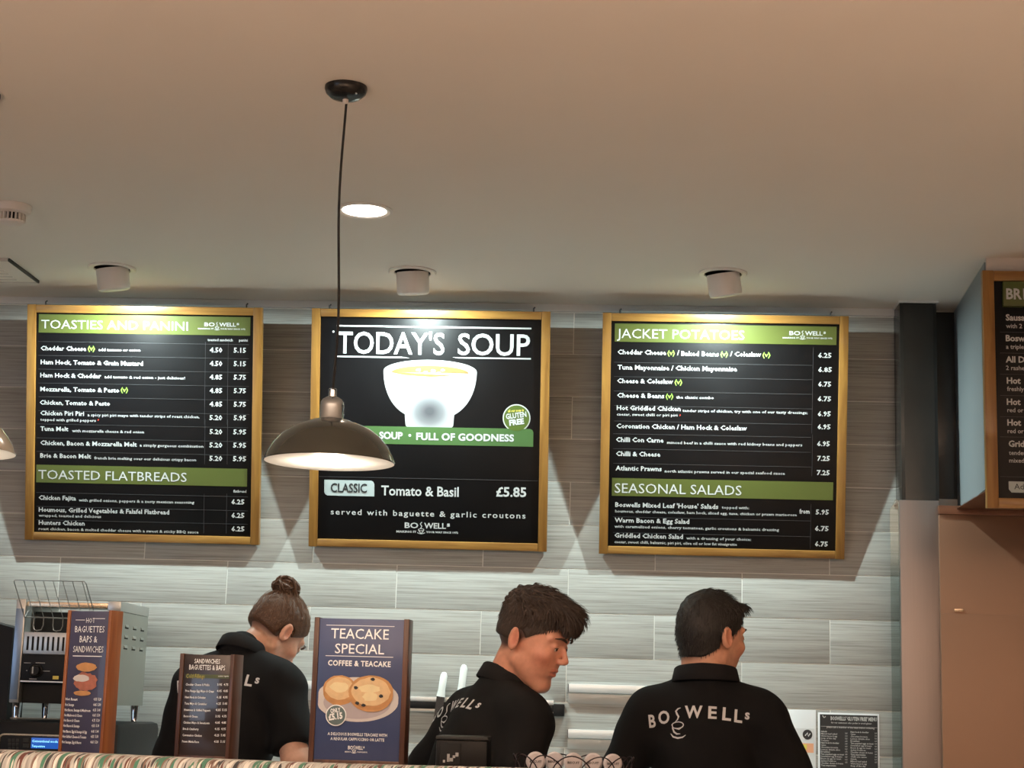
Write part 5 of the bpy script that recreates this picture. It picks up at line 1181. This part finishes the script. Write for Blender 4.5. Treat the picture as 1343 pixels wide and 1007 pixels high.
    for s, a, b, c in ft:
        V, Q = surface(lambda P: np.maximum(smin(ell(P, (c[0], c[1]+.05, .035), (.056, .16, .055)), rcone(P, c, c+np.array([0, .03, -.03]), .058, .055), .03), .004-P[2]), axis(c[0]-.1, c[0]+.1, .012), axis(c[1]-.14, c[1]+.24, .012), axis(-.01, .16, .012))
        mesh_np('shoe', V, Q, 'shoe', root)
    return root
def nrm3(v): v = np.array(v, float); return v/np.linalg.norm(v)
# --- the woman: head bowed, hair tied in a bun
def w_thick(L): return .005+.003*np.clip(L[2]*10, 0, 1)
bunc = (-.004, -.074, .112)
def w_comb(p): return nrm3(np.array(bunc)-p)
hair_w = dict(nape=-.030, fade=.055, line=(.072, 1.0), thick=w_thick, strand='strand_brown', mat='hair_brown', root=(.07, .035, .022), rough=1.6, n=1500, w=.0017, curl=.05,
    seed=lambda L: (L[:, 2] > -.2), comb=w_comb, len=lambda p: min(.07, np.linalg.norm(np.array(bunc)-p)*.7),
    extra=lambda L: ell(L, bunc, (.038, .037, .030)), extra_k=.012, bun=(bunc, .047), tie=(-.003, -.064, .094), tie_rot=.6)
person('woman in black polo shirt with brown messy bun, head bowed, at the left', (315, 848), -.90, math.radians(-14), math.radians(12), (361, 829), -.80, math.radians(-38), math.radians(-42), math.radians(10), False, .152,
    [((.235, .10, -.40), (.20, .33, -.40)), ((.222, .02, -.335), (.170, .18, -.47))], hair_w, (.78, .45, .32), dict(scale=.00054, at=(-.034, -.125)), hw=.95, neck_r=.046, seed=4)
# --- the young man in profile
def y_thick(L):
    top = np.clip((L[2]-.045)*16, 0, 1); fr = np.clip((L[1]-.01)*9, 0, 1); return .0025+top*(.020+.010*fr)
def y_comb(p):
    f = max(0, min(1, (p[2]-.05)*14)); return nrm3((.10*np.sign(p[0])*(1-f), f*1.0-.1, -.15-(1-f)*.9+(.15 if p[1] < .03 else -.2*f)))
hair_y = dict(line=(.066, .86), thick=y_thick, strand='strand_dark', mat='hair_dark', root=(.045, .03, .024), rough=3.6, n=4600, w=.0014, curl=.10, lift=.35, droop=.06,
    seed=lambda L: (L[:, 2] > .035+.25*(L[:, 1] < -.04)*0), comb=y_comb, len=lambda p: .014+.026*max(0, min(1, (p[2]-.06)*14))*max(.35, min(1, (p[1]+.03)*12)),
    extra=lambda L: smin(ell(L, (0, .066, .098), (.056, .045, .028)), ell(L, (0, .098, .070), (.048, .014, .028)), .02), extra_k=.02, nape=-.012, fade=.055)
person('young man in black polo shirt with long textured fringe, face in profile', (664, 888), -1.46, math.radians(-52), math.radians(30), (698, 840), -1.50, math.radians(-111), math.radians(-19), 0, True, .152,
    [((.30, .06, -.36), (.16, .36, -.36)), ((.205, .10, -.40), (.18, .34, -.42))], hair_y, (.84, .41, .28), dict(scale=.00050, at=(-.075, -.135), turn=0), hw=1.0, neck_r=.056, seed=9)
# --- the older man, back to us
def o_thick(L): return .007+.006*np.clip((L[2]-.03)*14, 0, 1)+.004*np.clip((L[1]-.03)*14, 0, 1)*np.clip((L[2]-.07)*30, 0, 1)
def o_comb(p):
    f = max(0, min(1, (p[2]-.05)*12)); return nrm3((.05, f*1.0, -.9+f*1.0))
hair_o = dict(nape=-.066, line=(.070, .92), thick=o_thick, strand='strand_black', mat='hair_black', root=(.03, .022, .018), rough=.8, n=2200, w=.0013, curl=.05,
    seed=lambda L: L[:, 2] > -.06, comb=o_comb, len=lambda p: .012+.016*max(0, min(1, (p[2]-.05)*12)),
    extra=lambda L: ell(L, (0, .084, .094), (.048, .022, .016)), extra_k=.02)
person('older man in black polo shirt with short dark hair, back to the camera', (925, 884), -1.30, math.radians(-9), math.radians(8), (933, 836), -1.27, math.radians(-50), math.radians(-6), 0, True, .166,
    [((.275, .05, -.38), (.20, .30, -.42)), ((.285, .05, -.38), (.20, .30, -.42))], hair_o, (.76, .40, .265), dict(scale=.00054, at=(-.012, -.128)), hw=.96, neck_r=.062, seed=15)
